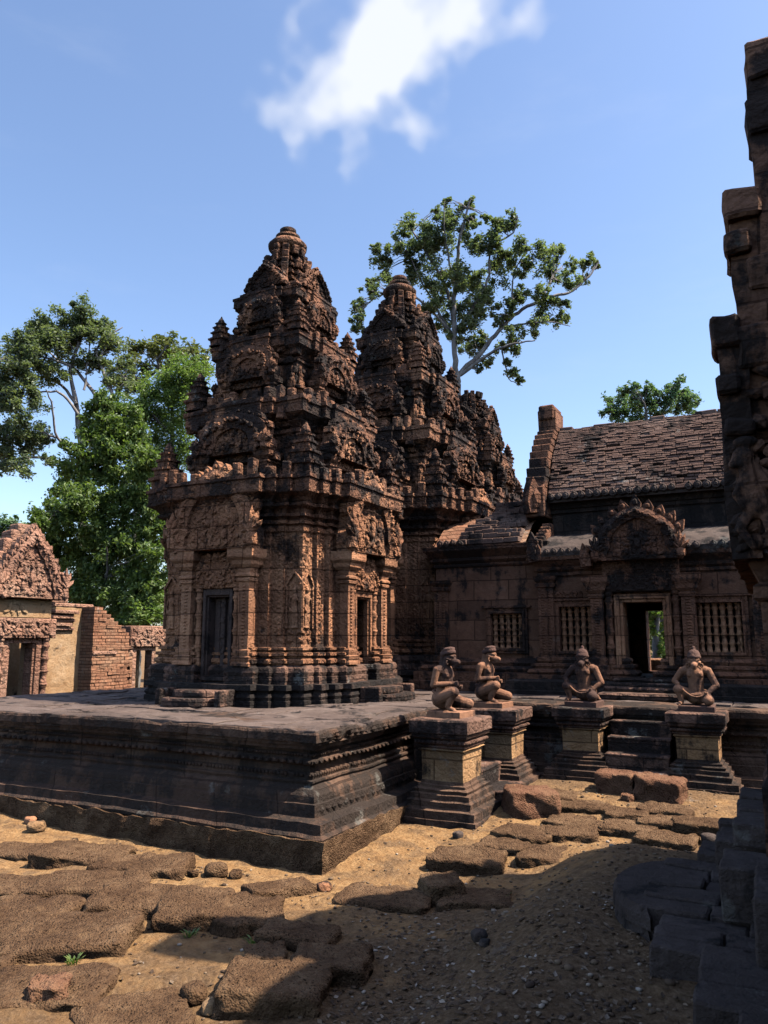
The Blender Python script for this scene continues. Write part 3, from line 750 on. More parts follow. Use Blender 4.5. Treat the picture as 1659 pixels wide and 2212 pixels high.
# ------------------------------------------------------------------ long hall on the east arm
def holed_wall(x0, x1, z0, z1, y, th, holes, seg=.3):
    """wall in the x-z plane with rectangular openings (x0,x1,z0,z1)"""
    bm = NB()
    xs = sorted({x0, x1, *[h[0] for h in holes], *[h[1] for h in holes]}); zs = sorted({z0, z1, *[h[2] for h in holes], *[h[3] for h in holes]})
    def inh(a, b): return any(h[0] < a < h[1] and h[2] < b < h[3] for h in holes)
    def quad(*p): bm.faces.new([bm.verts.new(q) for q in p])
    for i in range(len(xs) - 1):
        for j in range(len(zs) - 1):
            a, b, c, d = xs[i], xs[i + 1], zs[j], zs[j + 1]
            if inh((a + b) / 2, (c + d) / 2): continue
            quad((a, y, c), (b, y, c), (b, y, d), (a, y, d)); quad((a, y + th, c), (a, y + th, d), (b, y + th, d), (b, y + th, c))
    for (a, b, c, d) in holes:
        for p, q in (((a, c), (a, d)), ((b, c), (b, d)), ((a, c), (b, c)), ((a, d), (b, d))):
            quad((p[0], y, p[1]), (q[0], y, q[1]), (q[0], y + th, q[1]), (p[0], y + th, p[1]))
    quad((x0, y, z1), (x1, y, z1), (x1, y + th, z1), (x0, y + th, z1)); quad((x0, y, z0), (x0, y, z1), (x0, y + th, z1), (x0, y + th, z0)); quad((x1, y, z0), (x1, y, z1), (x1, y + th, z1), (x1, y + th, z0))
    bmesh.ops.remove_doubles(bm, verts=bm.verts, dist=.0005)
    return bm
FY = 9.90; BY = 12.70; HX0, HX1 = -2.80, 1.6; RX = -4.35
hall = thing('temple_hall', 'long dark stone hall with a red brick roof, baluster windows and a carved central doorway', 'temple hall')
door = (-1.755, -1.285, 1.13, 2.07); winL = (-2.56, -2.14, 1.47, 2.03); winR = (-.92, -.42, 1.47, 2.05); winA = (-3.53, -3.09, 1.50, 1.96)
obj('wall', holed_wall(HX0, HX1, PZ - .02, 2.72, FY, .28, [door, winL, winR]), M['hall_plain'], hall)
obj('wall', holed_wall(RX, HX0 - .002, PZ - .02, 2.88, FY + .12, .28, [winA]), M['hall_plain'], hall)
bdoor = (-1.88, -1.20, 1.13, 2.05)
obj('wall', holed_wall(RX, HX1, PZ - .02, 2.9, BY - .28, .28, [bdoor]), M['hall_plain'], hall)
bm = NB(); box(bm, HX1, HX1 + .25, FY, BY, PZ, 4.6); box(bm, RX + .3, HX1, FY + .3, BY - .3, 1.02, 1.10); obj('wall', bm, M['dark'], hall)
# plinth mouldings
bm = NB()
stack(bm, rect(HX0 - .02, HX1 + .3, FY - .02, FY + .1), [(PZ - .03, .40), (PZ + .05, .40), (PZ + .055, .37), (PZ + .16, .37), (PZ + .17, .33), (PZ + .18, .22)], seg=.14, jit=.009, seed=31)
obj('plinth', bm, M['black'], hall)
bm = NB()
for x0, x1 in ((HX0, door[0] - .02), (door[1] + .02, HX1)):
    stack(bm, rect(x0, x1, FY, FY + .05), [(PZ + .15, .20), (PZ + .23, .20), (PZ + .235, .15), (PZ + .27, .17), (PZ + .30, .15), (PZ + .31, .11), (PZ + .33, .11), (PZ + .34, .13), (PZ + .37, .13), (PZ + .38, .07), (PZ + .42, .09), (PZ + .45, .07), (PZ + .46, .03), (PZ + .49, .02)], seg=.14, jit=.007, seed=32)
stack(bm, rect(RX, HX0 - .02, FY + .12, FY + .2), [(PZ - .03, .30), (PZ + .12, .30), (PZ + .125, .25), (PZ + .24, .25), (PZ + .25, .16), (PZ + .29, .18), (PZ + .32, .15), (PZ + .33, .09), (PZ + .37, .11), (PZ + .40, .07), (PZ + .43, .02)], seg=.14, jit=.007, seed=33)
obj('base_moulding', bm, M['hall'], hall)
# cornices
bm = NB()
stack(bm, rect(HX0 - .01, HX1, FY, FY + .2), [(2.42, .0), (2.44, .03), (2.47, .03), (2.48, .01), (2.51, .05), (2.54, .06), (2.55, .04), (2.59, .08), (2.63, .13), (2.68, .14), (2.69, .05)], seg=.12, jit=.006, seed=34)
stack(bm, rect(RX, HX0 - .03, FY + .12, FY + .3), [(2.60, .0), (2.62, .03), (2.65, .03), (2.66, .01), (2.70, .06), (2.73, .06), (2.74, .04), (2.79, .09), (2.84, .14), (2.90, .15), (2.91, .06)], seg=.12, jit=.006, seed=35)
obj('cornice', bm, M['hall'], hall)
# corner piers with carved bands
for (x, w) in ((-2.72, .10), (-.17, .13), (-4.25, .1)):
    bm = NB(); fy = FY if x > -4 else FY + .12
    stack(bm, rect(x - w, x + w, fy - .07, fy + .02), [(1.34, .03), (1.39, .03), (1.40, 0), (2.28, 0), (2.29, .025), (2.33, .03), (2.34, .01), (2.38, .04), (2.43, .05)], seg=.1, jit=.005, seed=36)
    for k in range(24):
        z = 1.43 + k * .035
        for s in (1, -1): blob(bm, (x + s * w * .4, fy - .072, z), (.022, .012, .014), 1)
    obj('pilaster', bm, M['hall'], hall)
# windows: frames and turned balusters
def window(h, n, y):
    a, b, c, d = h
    lst = []
    for k, (e, p) in enumerate(((.07, .045), (.035, .065))):
        lst += [(a - e, a - e + .035, y - p, y + .06, c - e, d + e), (b + e - .035, b + e, y - p, y + .06, c - e, d + e), (a - e + .035, b + e - .035, y - p, y + .06, d + e - .035, d + e), (a - e + .035, b + e - .035, y - p, y + .06, c - e, c - e + .035)]
    lst += [(a - .12, b + .12, y - .07, y + .02, d + .075, d + .105)]
    w_ = obj('window', NBbox(lst, .004), M['hall'], hall)
    me = None
    for i in range(n):
        x = a + (b - a) * (i + .5) / n
        if me is None: o = obj('baluster', colonette((b - a) / n * .36, d - c, 10), M['sand_plain'], w_, True, (x, y + .035, c)); me = o.data
        else: o = obj('baluster', me, None, w_, False, (x, y + .035, c))
    bm = NB(); box(bm, a - .01, b + .01, y + .22, y + .26, c - .01, d + .01); obj('shade_sheet', bm, M['dark'], w_)  # near-black sheet painting the shade behind the balusters
window(winL, 5, FY); window(winR, 6, FY); window(winA, 5, FY + .12)
bm = NB()
box(bm, winL[0] - .07, winL[1] - .12, FY - .03, FY + .01, 2.145, 2.23, None, .006); relief(bm, winL[0] - .05, winL[1] - .14, 2.155, 2.22, FY - .032, 12, .014, .022, random.Random(2), .6)
obj('lintel', bm, M['hall'], hall)
# doorway: frame, colonettes, pilasters, lintel, pediment
a, b, c, d = door
dw = obj('doorway', NBbox([(a - .10, a - .04, FY - .10, FY + .1, c - .03, d + .1), (b + .04, b + .10, FY - .10, FY + .1, c - .03, d + .1), (a - .04, b + .04, FY - .10, FY + .1, d + .04, d + .1),
   (a - .04, a, FY - .07, FY + .2, c - .03, d + .04), (b, b + .04, FY - .07, FY + .2, c - .03, d + .04), (a, b, FY - .07, FY + .2, d, d + .04), (a - .04, b + .04, FY - .08, FY + .25, c - .10, c - .001)], .008), M['sand_plain'], hall)
for x in (a - .16, b + .16): obj('colonette', colonette(.042, 1.06), M['hall'], dw, True, (x, FY - .09, PZ + .2))
for x in (a - .30, b + .30):
    bm = NB(); stack(bm, rect(x - .075, x + .075, FY - .16, FY + .02), [(PZ + .2, .05), (PZ + .36, .05), (PZ + .37, .025), (PZ + .45, .03), (PZ + .46, 0), (2.12, 0), (2.13, .02), (2.17, .025), (2.18, .005), (2.22, .04), (2.27, .05), (2.33, .08), (2.40, .085)], seg=.1, jit=.005, seed=38)
    for k in range(20): blob(bm, (x, FY - .163, 1.45 + k * .034), (.04, .014, .013), 1)
    obj('pilaster', bm, M['hall'], hall)
bm = NB(); box(bm, a - .22, b + .22, FY - .14, FY + .05, d + .13, 2.60, None, .01); rg = random.Random(12)
relief(bm, a - .2, b + .2, d + .15, 2.58, FY - .142, 60, .016, .03, rg, .7)
for k in range(9):
    x = a - .17 + k * .101
    for i in range(8): blob(bm, (x + .04 * math.cos(i * .785), FY - .15, d + .40 + .04 * math.sin(i * .785)), .015, 1)
jitter(bm, .004, 9); obj('lintel', bm, M['hall'], hall)
cx = (a + b) / 2
pediment(.50, .66, .18, 77, 9, .25, True, mat=M['hall'], parent=hall, loc=(cx, FY - .07, 2.58), nrel=60)
# door steps
bm = NB()
for k, (hw, y0, z0, z1) in enumerate(((.44, FY - .72, PZ - .01, PZ + .07), (.42, FY - .46, PZ + .06, PZ + .13), (.36, FY - .38, PZ + .12, PZ + .17), (.34, FY - .28, PZ + .16, PZ + .22))):
    stack(bm, rect(cx - hw, cx + hw, y0, FY - .05), [(z0, -.02), (z0 + .02, 0), (z1 - .02, .01), (z1, -.005)], seg=.12, jit=.010, seed=40 + k)
obj('doorstep', bm, M['plinth'], hall)
# lower half-vault and its tile ends
def vault(x0, x1, pts, n, bumpy=.008):
    bm = NB(); nx = max(2, int((x1 - x0) / .12)); rows = []
    for (y, z) in pts: rows.append([bm.verts.new((x0 + (x1 - x0) * i / nx, y, z)) for i in range(nx + 1)])
    for r0, r1 in zip(rows, rows[1:]):
        for i in range(nx): bm.faces.new((r0[i], r0[i + 1], r1[i + 1], r1[i]))
    jitter(bm, bumpy, 5, x0); return bm
lowc = [(FY - .14, 2.68), (FY - .145, 2.74), (FY - .10, 2.80), (FY + .05, 2.88), (FY + .25, 2.97), (FY + .48, 3.03), (FY + .74, 3.06)]
obj('lower_roof', vault(HX0, HX1, [(BY + .15, 2.68), (BY - .1, 2.9), (BY - .74, 3.06)], 8), M['tile'], hall)
def tile_ends(bm, x0, x1, y, z, r, sp):
    x = x0; rg = random.Random(int(x0 * 10))
    while x < x1:
        if rg.random() > .06:
            T = Matrix.Translation((x + rg.uniform(-.004, .004), y + rg.uniform(-.012, .012), z + rg.uniform(-.005, .005))) @ Matrix.Rotation(R(90), 4, 'X')
            rr = r * rg.uniform(.9, 1.05)
            lathe(bm, [(-.16, rr), (-.01, rr), (.0, rr * .85), (.004, rr * .5), (.018, rr * .35)], 14, T)
            blob(bm, (x, y, z + rr * .85), (rr * .3, .02, rr * .4), 1)
        x += sp
bm = vault(HX0, HX1, lowc, 8); tile_ends(bm, HX0 + .03, cx - .56, FY - .16, 2.735, .046, .098); tile_ends(bm, cx + .56, HX1, FY - .16, 2.735, .046, .098); obj('lower_roof', bm, M['tile'], hall)
# upper wall
bm = NB(); stack(bm, rect(HX0, HX1, FY + .72, BY - .72), [(2.9, .03), (3.10, .03), (3.11, 0), (3.36, 0), (3.37, .03), (3.42, .03), (3.43, .06), (3.50, .10), (3.53, .12)], seg=.14, jit=.008, seed=50, cap=True)
obj('upper_wall', bm, M['black'], hall)
# main brick vault
RY = 11.3
def roofpt(t):          # t 0 eave .. 1 ridge, south side
    y = (FY + .50) + (RY - FY - .50) * (t ** 1.15 * .62 + t * .38); z = 3.55 + 1.20 * (1 - (1 - t) ** 1.45)
    return y, z
bm = NB(); rg = random.Random(8); rows = 44; me = HX0 - .02
for k in range(rows):
    t0, t1 = k / rows, (k + 1) / rows; (y0, z0), (y1, z1) = roofpt(t0), roofpt(t1); ang = math.atan2(z1 - z0, y1 - y0); x = HX0 + rg.uniform(-.1, 0); L = math.hypot(z1 - z0, y1 - y0)
    while x < HX1:
        w = rg.uniform(.07, .20); pr = rg.uniform(-.012, .014) + .010
        if rg.random() < .03: pr = -.03
        xa = max(x, HX0); xb = min(x + w - .006, HX1)
        if xb - xa > .02:
            T = Matrix.Translation((0, y0, z0)) @ Matrix.Rotation(ang - R(5) + rg.uniform(-.035, .035), 4, 'X')
            box(bm, xa, xb, 0, L * .88, -.10, pr, T, .005)
        x += w
x = HX0
while x < HX1:
    w = rg.uniform(.18, .34)
    if rg.random() > .25: box(bm, x, x + w - .01, RY - .09, RY + .09, 4.68, 4.765 + rg.uniform(0, .03), None, .01)
    x += w
jitter(bm, .008, 12); obj('roof', bm, M['roof'], hall)
obj('roof', vault(HX0, HX1, [(roofpt(t / 8)[0] + .03, roofpt(t / 8)[1] - .05) for t in range(9)] + [(2 * RY - roofpt(1 - t / 8)[0], roofpt(1 - t / 8)[1]) for t in range(1, 9)], 8), M['roof'], hall)
bm = NB(); box(bm, HX0, HX1, FY + .52, FY + .80, 3.50, 3.56); tile_ends(bm, HX0 + .05, HX1, FY + .46, 3.575, .052, .106); obj('eave', bm, M['tile'], hall)
# stepped gable at the west end
bm = NB(); th0, th1 = HX0 - .30, HX0 - .02; rg = random.Random(3); n = 10
for k in range(n):
    t0, t1 = k / n, (k + 1) / n; (y0, z0), (y1, z1) = roofpt(t0), roofpt(t1); up = .16 + .16 * t0
    yy = y0 - .12 + rg.uniform(-.015, .015)
    box(bm, th0 + rg.uniform(-.01, .01), th1, yy, 2 * RY - yy, z0 + (0 if k else -.25), z1 + .001 + (up if k == n - 1 else 0.0), None, .012)
box(bm, th0 + .03, th1 - .02, RY - .26, RY + .2, 4.9, 5.12, None, .02)
jitter(bm, .014, 6); obj('gable', bm, M['hall'], hall)
bm = NB()
flame(bm, 0, 0, 0, .50, .26, .16, -.15)
for k in range(4): blob(bm, (-.05 + .04 * k, -.09, .1 + .08 * k), (.04, .03, .07), 1, Matrix.Rotation(.5, 4, 'Y'))
jitter(bm, .008, 10)
for v in bm.verts: v.co = Matrix.Translation((HX0 - .16, FY + .42, 3.36)) @ (Matrix.Rotation(R(50), 4, 'Z') @ v.co)
obj('naga_finial', bm, M['hall'], hall)
# end leaves of the lower roof and beside the pediment
for (x, y, z, h) in ((HX0 - .02, FY - .12, 2.62, .40), (cx - .62, FY - .22, 2.52, .30)):
    bm = NB(); flame(bm, 0, 0, 0, h, h * .42, .10, -.12)
    for k in range(4): blob(bm, (-.03 + .02 * k, -.05, .05 + h * .18 * k), (.03, .03, .05), 1)
    jitter(bm, .006, 11); obj('naga_finial', bm, M['hall'], hall, loc=(x, y, z))
bm = NB(); rg = random.Random(6)
for k in range(6): box(bm, HX0 - .07, HX0 + .06, FY - .10 + k * .10, FY + .02 + k * .10, 2.66, 2.90 + k * .055 + .02, None, .01)
jitter(bm, .008, 9); obj('roof_coping', bm, M['hall'], hall)
# ruined brick roof of the link to the central tower
bm = NB(); rg = random.Random(15); rows = 13
for k in range(rows):
    t = k / rows; y = FY + .02 + 1.0 * t ** 1.2; z = 2.92 + .62 * t ** .8; x = RX + .35 + .42 * t + rg.uniform(-.05, .05)
    while x < HX0 - .30:
        w = rg.uniform(.12, .26)
        if rg.random() > .10: box(bm, x, min(x + w - .008, HX0 - .28), y + rg.uniform(-.03, .03), y + .25, z, z + .062 + rg.uniform(-.008, .012), None, .006)
        x += w
tile_ends(bm, RX + .02, RX + .45, FY - .03, 2.94, .05, .10); LR = bm
obj('link_roof', vault(RX, HX0 - .2, [(FY + .05, 2.90), (FY + .4, 3.18), (FY + .8, 3.38), (RY, 3.5), (BY - .8, 3.38), (BY, 2.9)], 8, .02), M['brick'], hall)
bm = LR; x = -3.7
while x < -2.9:
    for q in range(4): box(bm, x + rg.uniform(-.05, .05), x + rg.uniform(.10, .2), RY - .5, RY + .1, 3.38 + q * .06, 3.45 + q * .06, None, .01)
    x += .16
jitter(bm, .014, 8); obj('link_roof', bm, M['roof'], hall)
# little antefix against the sky
obj('antefix', mini_tower(.42, .20), M['hall'], hall, False, (-3.38, RY + .2, 3.6))

# ------------------------------------------------------------------ pedestals, stairs and guardian statues
PED = [(0, -.30), (0, .20)]
def pedestal(name, label, x0, x1, y0, y1, ztop, zb, mats=None):
    cx_, cy_ = (x0 + x1) / 2, (y0 + y1) / 2; H = ztop - zb
    t = thing(name, label, 'pedestal', (cx_, cy_, zb), group='pedestals flanking the stairs')
    q = rect(x0 - cx_, x1 - cx_, y0 - cy_, y1 - cy_)
    bm = NB(); stack(bm, q, [(-.25, .13), (.07 * H, .13), (.075 * H, .11), (.15 * H, .11), (.155 * H, .06), (.17 * H, .05), (.22 * H, .055), (.235 * H, .03), (.28 * H, .03), (.29 * H, .0), (.32 * H, .01), (.335 * H, -.025), (.36 * H, -.025), (.37 * H, -.045), (.40 * H, -.05)], seg=.08, jit=.009, seed=x0, cap=True)
    obj('base', bm, M['plat'], t)
    bm = NB(); stack(bm, q, [(.395 * H, -.052), (.5 * H, -.052), (.68 * H, -.05), (.685 * H, -.04), (.70 * H, -.025), (.715 * H, -.04)], seg=.07, jit=.007, seed=x0 + 1, cap=True)
    obj('shaft', bm, M['pedestal'], t)
    bm = NB(); stack(bm, q, [(.71 * H, -.04), (.73 * H, -.02), (.745 * H, -.03), (.765 * H, -.005), (.79 * H, .0), (.80 * H, -.02), (.825 * H, .01), (.85 * H, .015), (.86 * H, .005), (.87 * H, .03), (.985 * H, .03), (H, .018)], seg=.08, jit=.008, seed=x0 + 2, cap=True)
    n = int((x1 - x0) / .034)
    for k in range(n): blob(bm, (-(x1 - x0) / 2 + (k + .5) / n * (x1 - x0), -(y1 - y0) / 2 - .0, .775 * H), .013, 1)
    n = int((y1 - y0) / .034)
    for k in range(n): blob(bm, ((x1 - x0) / 2, -(y1 - y0) / 2 + (k + .5) / n * (y1 - y0), .775 * H), .013, 1)
    obj('cap', bm, M['plinth'], t)
    return t
P1 = pedestal('stone_pedestal', 'near weathered pedestal of the side stairs, right beside the platform corner, orange patches', -2.99, -2.50, 6.36, 6.92, .93, .06)
P2 = pedestal('stone_pedestal', 'far pedestal of the side stairs, pale grey lichen, close to the inner corner', -2.99, -2.44, 7.52, 8.02, .93, .14)
P3 = pedestal('stone_pedestal', 'orange pedestal left of the hall stairs with dark stains running down', -2.17, -1.70, 8.06, 8.60, .93, .22)
P4 = pedestal('stone_pedestal', 'grey pedestal right of the hall stairs, with flared stepped foot', -1.06, -.58, 8.06, 8.60, .93, .20)
def stairs(label, n, w, depth, ztop, zb, loc, rotz, first=0):
    t = thing('stone_stairs', label, 'stairs', loc, rotz)
    dz = (ztop - zb) / (n + 1)
    for k in range(n):
        bm = NB(); z1 = ztop - dz * (k + 1) + zb * 0; y = -depth * (k + 1) / n
        stack(bm, rect(-w / 2, w / 2, y, -depth * k / n + .02), [(zb - .25, 0), (z1 - .03, 0), (z1 - .02, .008), (z1 - .008, .006), (z1, -.008)], seg=.10, jit=.008, seed=k + rotz)
        obj('step', bm, M['plinth'], t)
    # rounded lowest step
    bm = NB(); pts = [(-w * .48 * math.cos(R(180) * i / 14), -.26 * abs(math.sin(R(180) * i / 14)) ** .5) for i in range(15)]
    stack(bm, [(p[0], p[1] - depth) for p in pts], [(zb - .25, .02), (zb + .03, .02), (zb + .04, .0), (zb + .07, .015), (zb + .10, .01), (zb + dz * .75, .0), (zb + dz * .8, -.03)], seg=.3, jit=.006, seed=2)
    obj('threshold_step', bm, M['plinth'], t)
    return t
stairs('dark stone stairs between the two pedestals in front of the hall door', 4, .60, .62, PZ, .22, (-1.38, EY + .02, 0), 0)
stairs('worn side stairs between two pedestals on the right flank of the platform', 4, .58, .88, PZ, .10, (PX1 - .02, 7.22, 0), R(90))

def face(bm, hx, hz, s=1.0):
    """monkey head looking along +x"""
    blob(bm, (hx, 0, hz), (.062, .056, .064), 2)
    limb(bm, (hx + .030, 0, hz - .022), (hx + .088, 0, hz - .034), .042, .030, 10)      # muzzle
    blob(bm, (hx + .096, 0, hz - .026), (.024, .034, .012), 1)                           # upper lip
    blob(bm, (hx + .078, 0, hz - .062), (.030, .030, .014), 1)                           # jaw
    for q in (1, -1):
        blob(bm, (hx + .052, q * .022, hz + .016), (.013, .013, .011), 1)               # eyes
        limb(bm, (hx + .050, q * .006, hz + .032), (hx + .036, q * .046, hz + .028), .016, .013, 6)   # brow
        limb(bm, (hx + .02, q * .052, hz - .005), (hx - .012, q * .060, hz + .004), .016, .012, 6)     # ear
def hand(bm, p, d, q):
    """closed hand, five fingers"""
    p = Vector(p)
    blob(bm, p, (.026, .022, .024), 1)
    for k in range(4):
        a = p + Vector((.012, q * .016, .018 - .011 * k)); b = a + Vector((.020, -q * .004, 0)); limb(bm, a, b, .0075, .007, 6); limb(bm, b, b + Vector((-.004, -q * .02, -.002)), .007, .0055, 6)
    limb(bm, p + Vector((-.004, -q * .010, .018)), p + Vector((.016, -q * .016, .026)), .008, .006, 6)
def foot(bm, a, d):
    a = Vector(a); d = Vector(d).normalized(); s = Vector((-d.y, d.x, 0))
    limb(bm, a, a + d * .055 - Vector((0, 0, .012)), .026, .020, 8)
    for k in range(5): limb(bm, a + d * .05 + s * (.018 - .009 * k) - Vector((0, 0, .016)), a + d * (.082 - .004 * abs(k - 1)) + s * (.020 - .010 * k) - Vector((0, 0, .020)), .008, .006, 6)
def monkey_body(kind):
    bm = NB()
    if kind == 'kneel':
        blob(bm, (-.085, 0, .105), (.115, .12, .10), 2); limb(bm, (-.08, 0, .14), (-.065, 0, .22), .092, .078, 12); limb(bm, (-.065, 0, .22), (-.055, 0, .36), .078, .088, 12)
        limb(bm, (-.07, -.085, .395), (-.07, .085, .395), .050, .050, 10); blob(bm, (-.02, -.042, .345), (.05, .048, .045), 1); blob(bm, (-.02, .042, .345), (.05, .048, .045), 1)
        limb(bm, (-.06, 0, .40), (-.02, 0, .475), .050, .044, 10); face(bm, .0, .505)
        limb(bm, (-.065, 0, .56), (-.085, 0, .42), .035, .040, 8)      # hair down the neck
        for q, hp in ((-1, (.085, -.055, .265)), (1, (.065, .075, .225))):
            sh = (-.08, q * .125, .392); el = (-.115, q * .142, .25)
            limb(bm, sh, el, .043, .033, 10); limb(bm, el, (hp[0] - .02, hp[1], hp[2]), .033, .024, 10); hand(bm, hp, 0, q)
        limb(bm, (-.08, -.075, .12), (.085, -.095, .185), .078, .056, 12); limb(bm, (.085, -.095, .185), (.02, -.09, .045), .053, .030, 10); foot(bm, (.03, -.09, .028), (1, -.1, 0))
        limb(bm, (-.07, .075, .11), (.15, .105, .062), .078, .055, 12); limb(bm, (.15, .105, .06), (-.03, .13, .04), .050, .030, 10); foot(bm, (-.05, .13, .03), (-1, .1, 0))
    else:
        blob(bm, (-.03, 0, .085), (.11, .12, .085), 2); limb(bm, (-.03, 0, .11), (-.02, 0, .20), .088, .078, 12); limb(bm, (-.02, 0, .20), (-.02, 0, .335), .080, .090, 12)
        limb(bm, (-.03, -.095, .365), (-.03, .095, .365), .050, .050, 10); blob(bm, (.03, -.042, .325), (.045, .05, .045), 1); blob(bm, (.03, .042, .325), (.045, .05, .045), 1)
        limb(bm, (-.02, 0, .37), (.005, 0, .43), .050, .046, 10); face(bm, .015, .455)
        sh, el, hp = (-.03, .135, .355), (.0, .205, .21), (.095, .10, .125)
        limb(bm, sh, el, .043, .034, 10); limb(bm, el, (hp[0] - .02, hp[1] + .01, hp[2]), .034, .024, 10); hand(bm, hp, 0, 1)
        sh, el, hp = (-.03, -.135, .355), (-.02, -.215, .25), (.07, -.175, .215)
        limb(bm, sh, el, .043, .034, 10); limb(bm, el, (hp[0] - .02, hp[1], hp[2]), .034, .024, 10); hand(bm, hp, 0, -1)
        limb(bm, (-.03, -.07, .10), (.085, -.175, .165), .075, .052, 12); limb(bm, (.085, -.175, .165), (.075, -.150, .045), .048, .030, 10); foot(bm, (.08, -.15, .028), (1, -.35, 0))
        limb(bm, (-.03, .07, .095), (.13, .125, .060), .078, .056, 12); limb(bm, (.13, .125, .06), (-.06, .13, .04), .048, .030, 10); foot(bm, (-.07, .13, .03), (-1, .1, 0))
    return fuse(bm, .006, 2, .0035)
def statue(kind, label, loc, rotz):
    t = thing('monkey_statue', label, 'statue', loc, rotz, 'kneeling monkey guardians'); t.scale = (.92,) * 3
    bm = NB(); stack(bm, rect(-.17, .19, -.18, .18), [(0, 0), (.055, 0), (.06, -.006)], seg=.06, jit=.004, seed=1); obj('base_slab', bm, M['statue'] if kind == 'kneel' else M['cap'], t)
    body = obj('body', monkey_body(kind), M['statue'], t, True, (0, 0, .058))
    bm = NB()
    if kind == 'kneel':      # flat banded crown swept back
        lathe(bm, [(-.012, .060), (.0, .066), (.02, .066), (.024, .060), (.035, .064), (.05, .062), (.055, .050), (.062, .03)], 18, Matrix.Translation((-.002, 0, .56 + .058)) @ Matrix.Rotation(R(-10), 4, 'Y'))
        blob(bm, (-.06, 0, .56 + .05), (.045, .05, .035), 2)
    else:
        lathe(bm, [(-.018, .066), (.0, .074), (.012, .074), (.018, .068), (.045, .064), (.075, .048), (.085, .030), (.09, .018), (.105, .022), (.118, .014), (.125, .006)], 18, Matrix.Translation((.008, 0, .500 + .058)) @ Matrix.Rotation(R(-6), 4, 'Y'))
    obj('headdress', bm, M['cap'], t, True)
    # sash and earrings
    bm = NB(); c = Vector((-.08, 0, .165 + .058)) if kind == 'kneel' else Vector((-.022, 0, .14 + .058)); rr = .100
    for k in range(24):
        a0, a1 = 2 * math.pi * k / 24, 2 * math.pi * (k + 1) / 24
        dz = -.03 * max(0, math.cos(a0)) if kind != 'kneel' else -.02 * math.cos(a0); dz1 = -.03 * max(0, math.cos(a1)) if kind != 'kneel' else -.02 * math.cos(a1)
        limb(bm, c + Vector((rr * math.cos(a0), rr * math.sin(a0), dz)), c + Vector((rr * math.cos(a1), rr * math.sin(a1), dz1)), .014, .014, 6)
    if kind != 'kneel':
        for k in range(10):
            a0, a1 = k / 10, (k + 1) / 10
            f = lambda u: Vector((.105 + .035 * math.sin(u * math.pi), -.14 + .25 * u, .175 + .058 - .05 * u - .055 * math.sin(u * math.pi)))
            limb(bm, f(a0), f(a1), .011, .011, 6)
    obj('sash', bm, M['statue'], t, True)
    hx, hz = (.0, .505 + .058) if kind == 'kneel' else (.015, .455 + .058)
    for q in (1, -1):
        bm = NB()
        for k in range(10):
            a0, a1 = 2 * math.pi * k / 10, 2 * math.pi * (k + 1) / 10
            limb(bm, (hx + .005, q * .070 + .016 * math.cos(a0), hz - .035 + .018 * math.sin(a0)), (hx + .005, q * .070 + .016 * math.cos(a1), hz - .035 + .018 * math.sin(a1)), .008, .008, 5)
        obj('earring', bm, M['statue'], t, True)
    return t
statue('kneel', 'kneeling monkey statue in profile on the near side pedestal, largest of the four', (-2.78, 6.70, .93), R(-4))
statue('kneel', 'kneeling monkey statue in profile on the far side pedestal beneath the small baluster window', (-2.76, 7.78, .93), R(-2))
statue('sit', 'seated monkey statue with a pointed cap facing us, left of the hall stairs', (-1.93, 8.34, .93), R(-92))
statue('sit', 'seated monkey statue with a pointed cap facing us, right of the hall stairs', (-.82, 8.34, .93), R(-88))

# ------------------------------------------------------------------ library at the right edge
lib = thing('carved_library', 'dark carved library building with stepped gables rising at the right edge of the picture', 'temple building')
def gable_slab(xf, xb, pts, seed, name='pediment'):
    """slab facing west; pts outline in (y, z)"""
    bm = NB(); n = len(pts); fine = []
    for i in range(n):
        a, b = Vector(pts[i]), Vector(pts[(i + 1) % n]); k = max(1, int((b - a).length / .07))
        for j in range(k): fine.append(a + (b - a) * (j / k))
    nx = max(2, int((xb - xf) / .06)); rings = []
    for i in range(nx + 1):
        x = xf + (xb - xf) * i / nx; rings.append([bm.verts.new((x, p.x, p.y)) for p in fine])
    m_ = len(fine)
    for r0, r1 in zip(rings, rings[1:]):
        for i in range(m_): bm.faces.new((r0[i], r0[(i + 1) % m_], r1[(i + 1) % m_], r1[i]))
    bm.faces.new(rings[0]); bm.faces.new(list(reversed(rings[-1])))
    jitter(bm, .022, 5, seed); jitter(bm, .010, 15, seed)
    return obj(name, bm, M['lib'], lib)
gable_slab(.045, .40, [(4.20, 3.2), (4.20, 4.78), (4.46, 4.84), (4.62, 4.3), (5.1, 3.9), (5.7, 3.2)], 1)
g2 = gable_slab(-.10, .12, [(4.16, 2.6), (4.14, 3.30), (4.17, 3.93), (4.6, 4.0), (5.1, 3.7), (5.6, 3.0), (5.9, 2.5)], 2)
g3 = gable_slab(-.20, -.06, [(4.08, 2.02), (4.10, 2.5), (4.10, 3.24), (4.6, 3.3), (5.2, 2.9), (5.8, 2.2), (6.1, 1.95)], 3)
bm = NB()      # blocks breaking the gable ends
rg = random.Random(9)
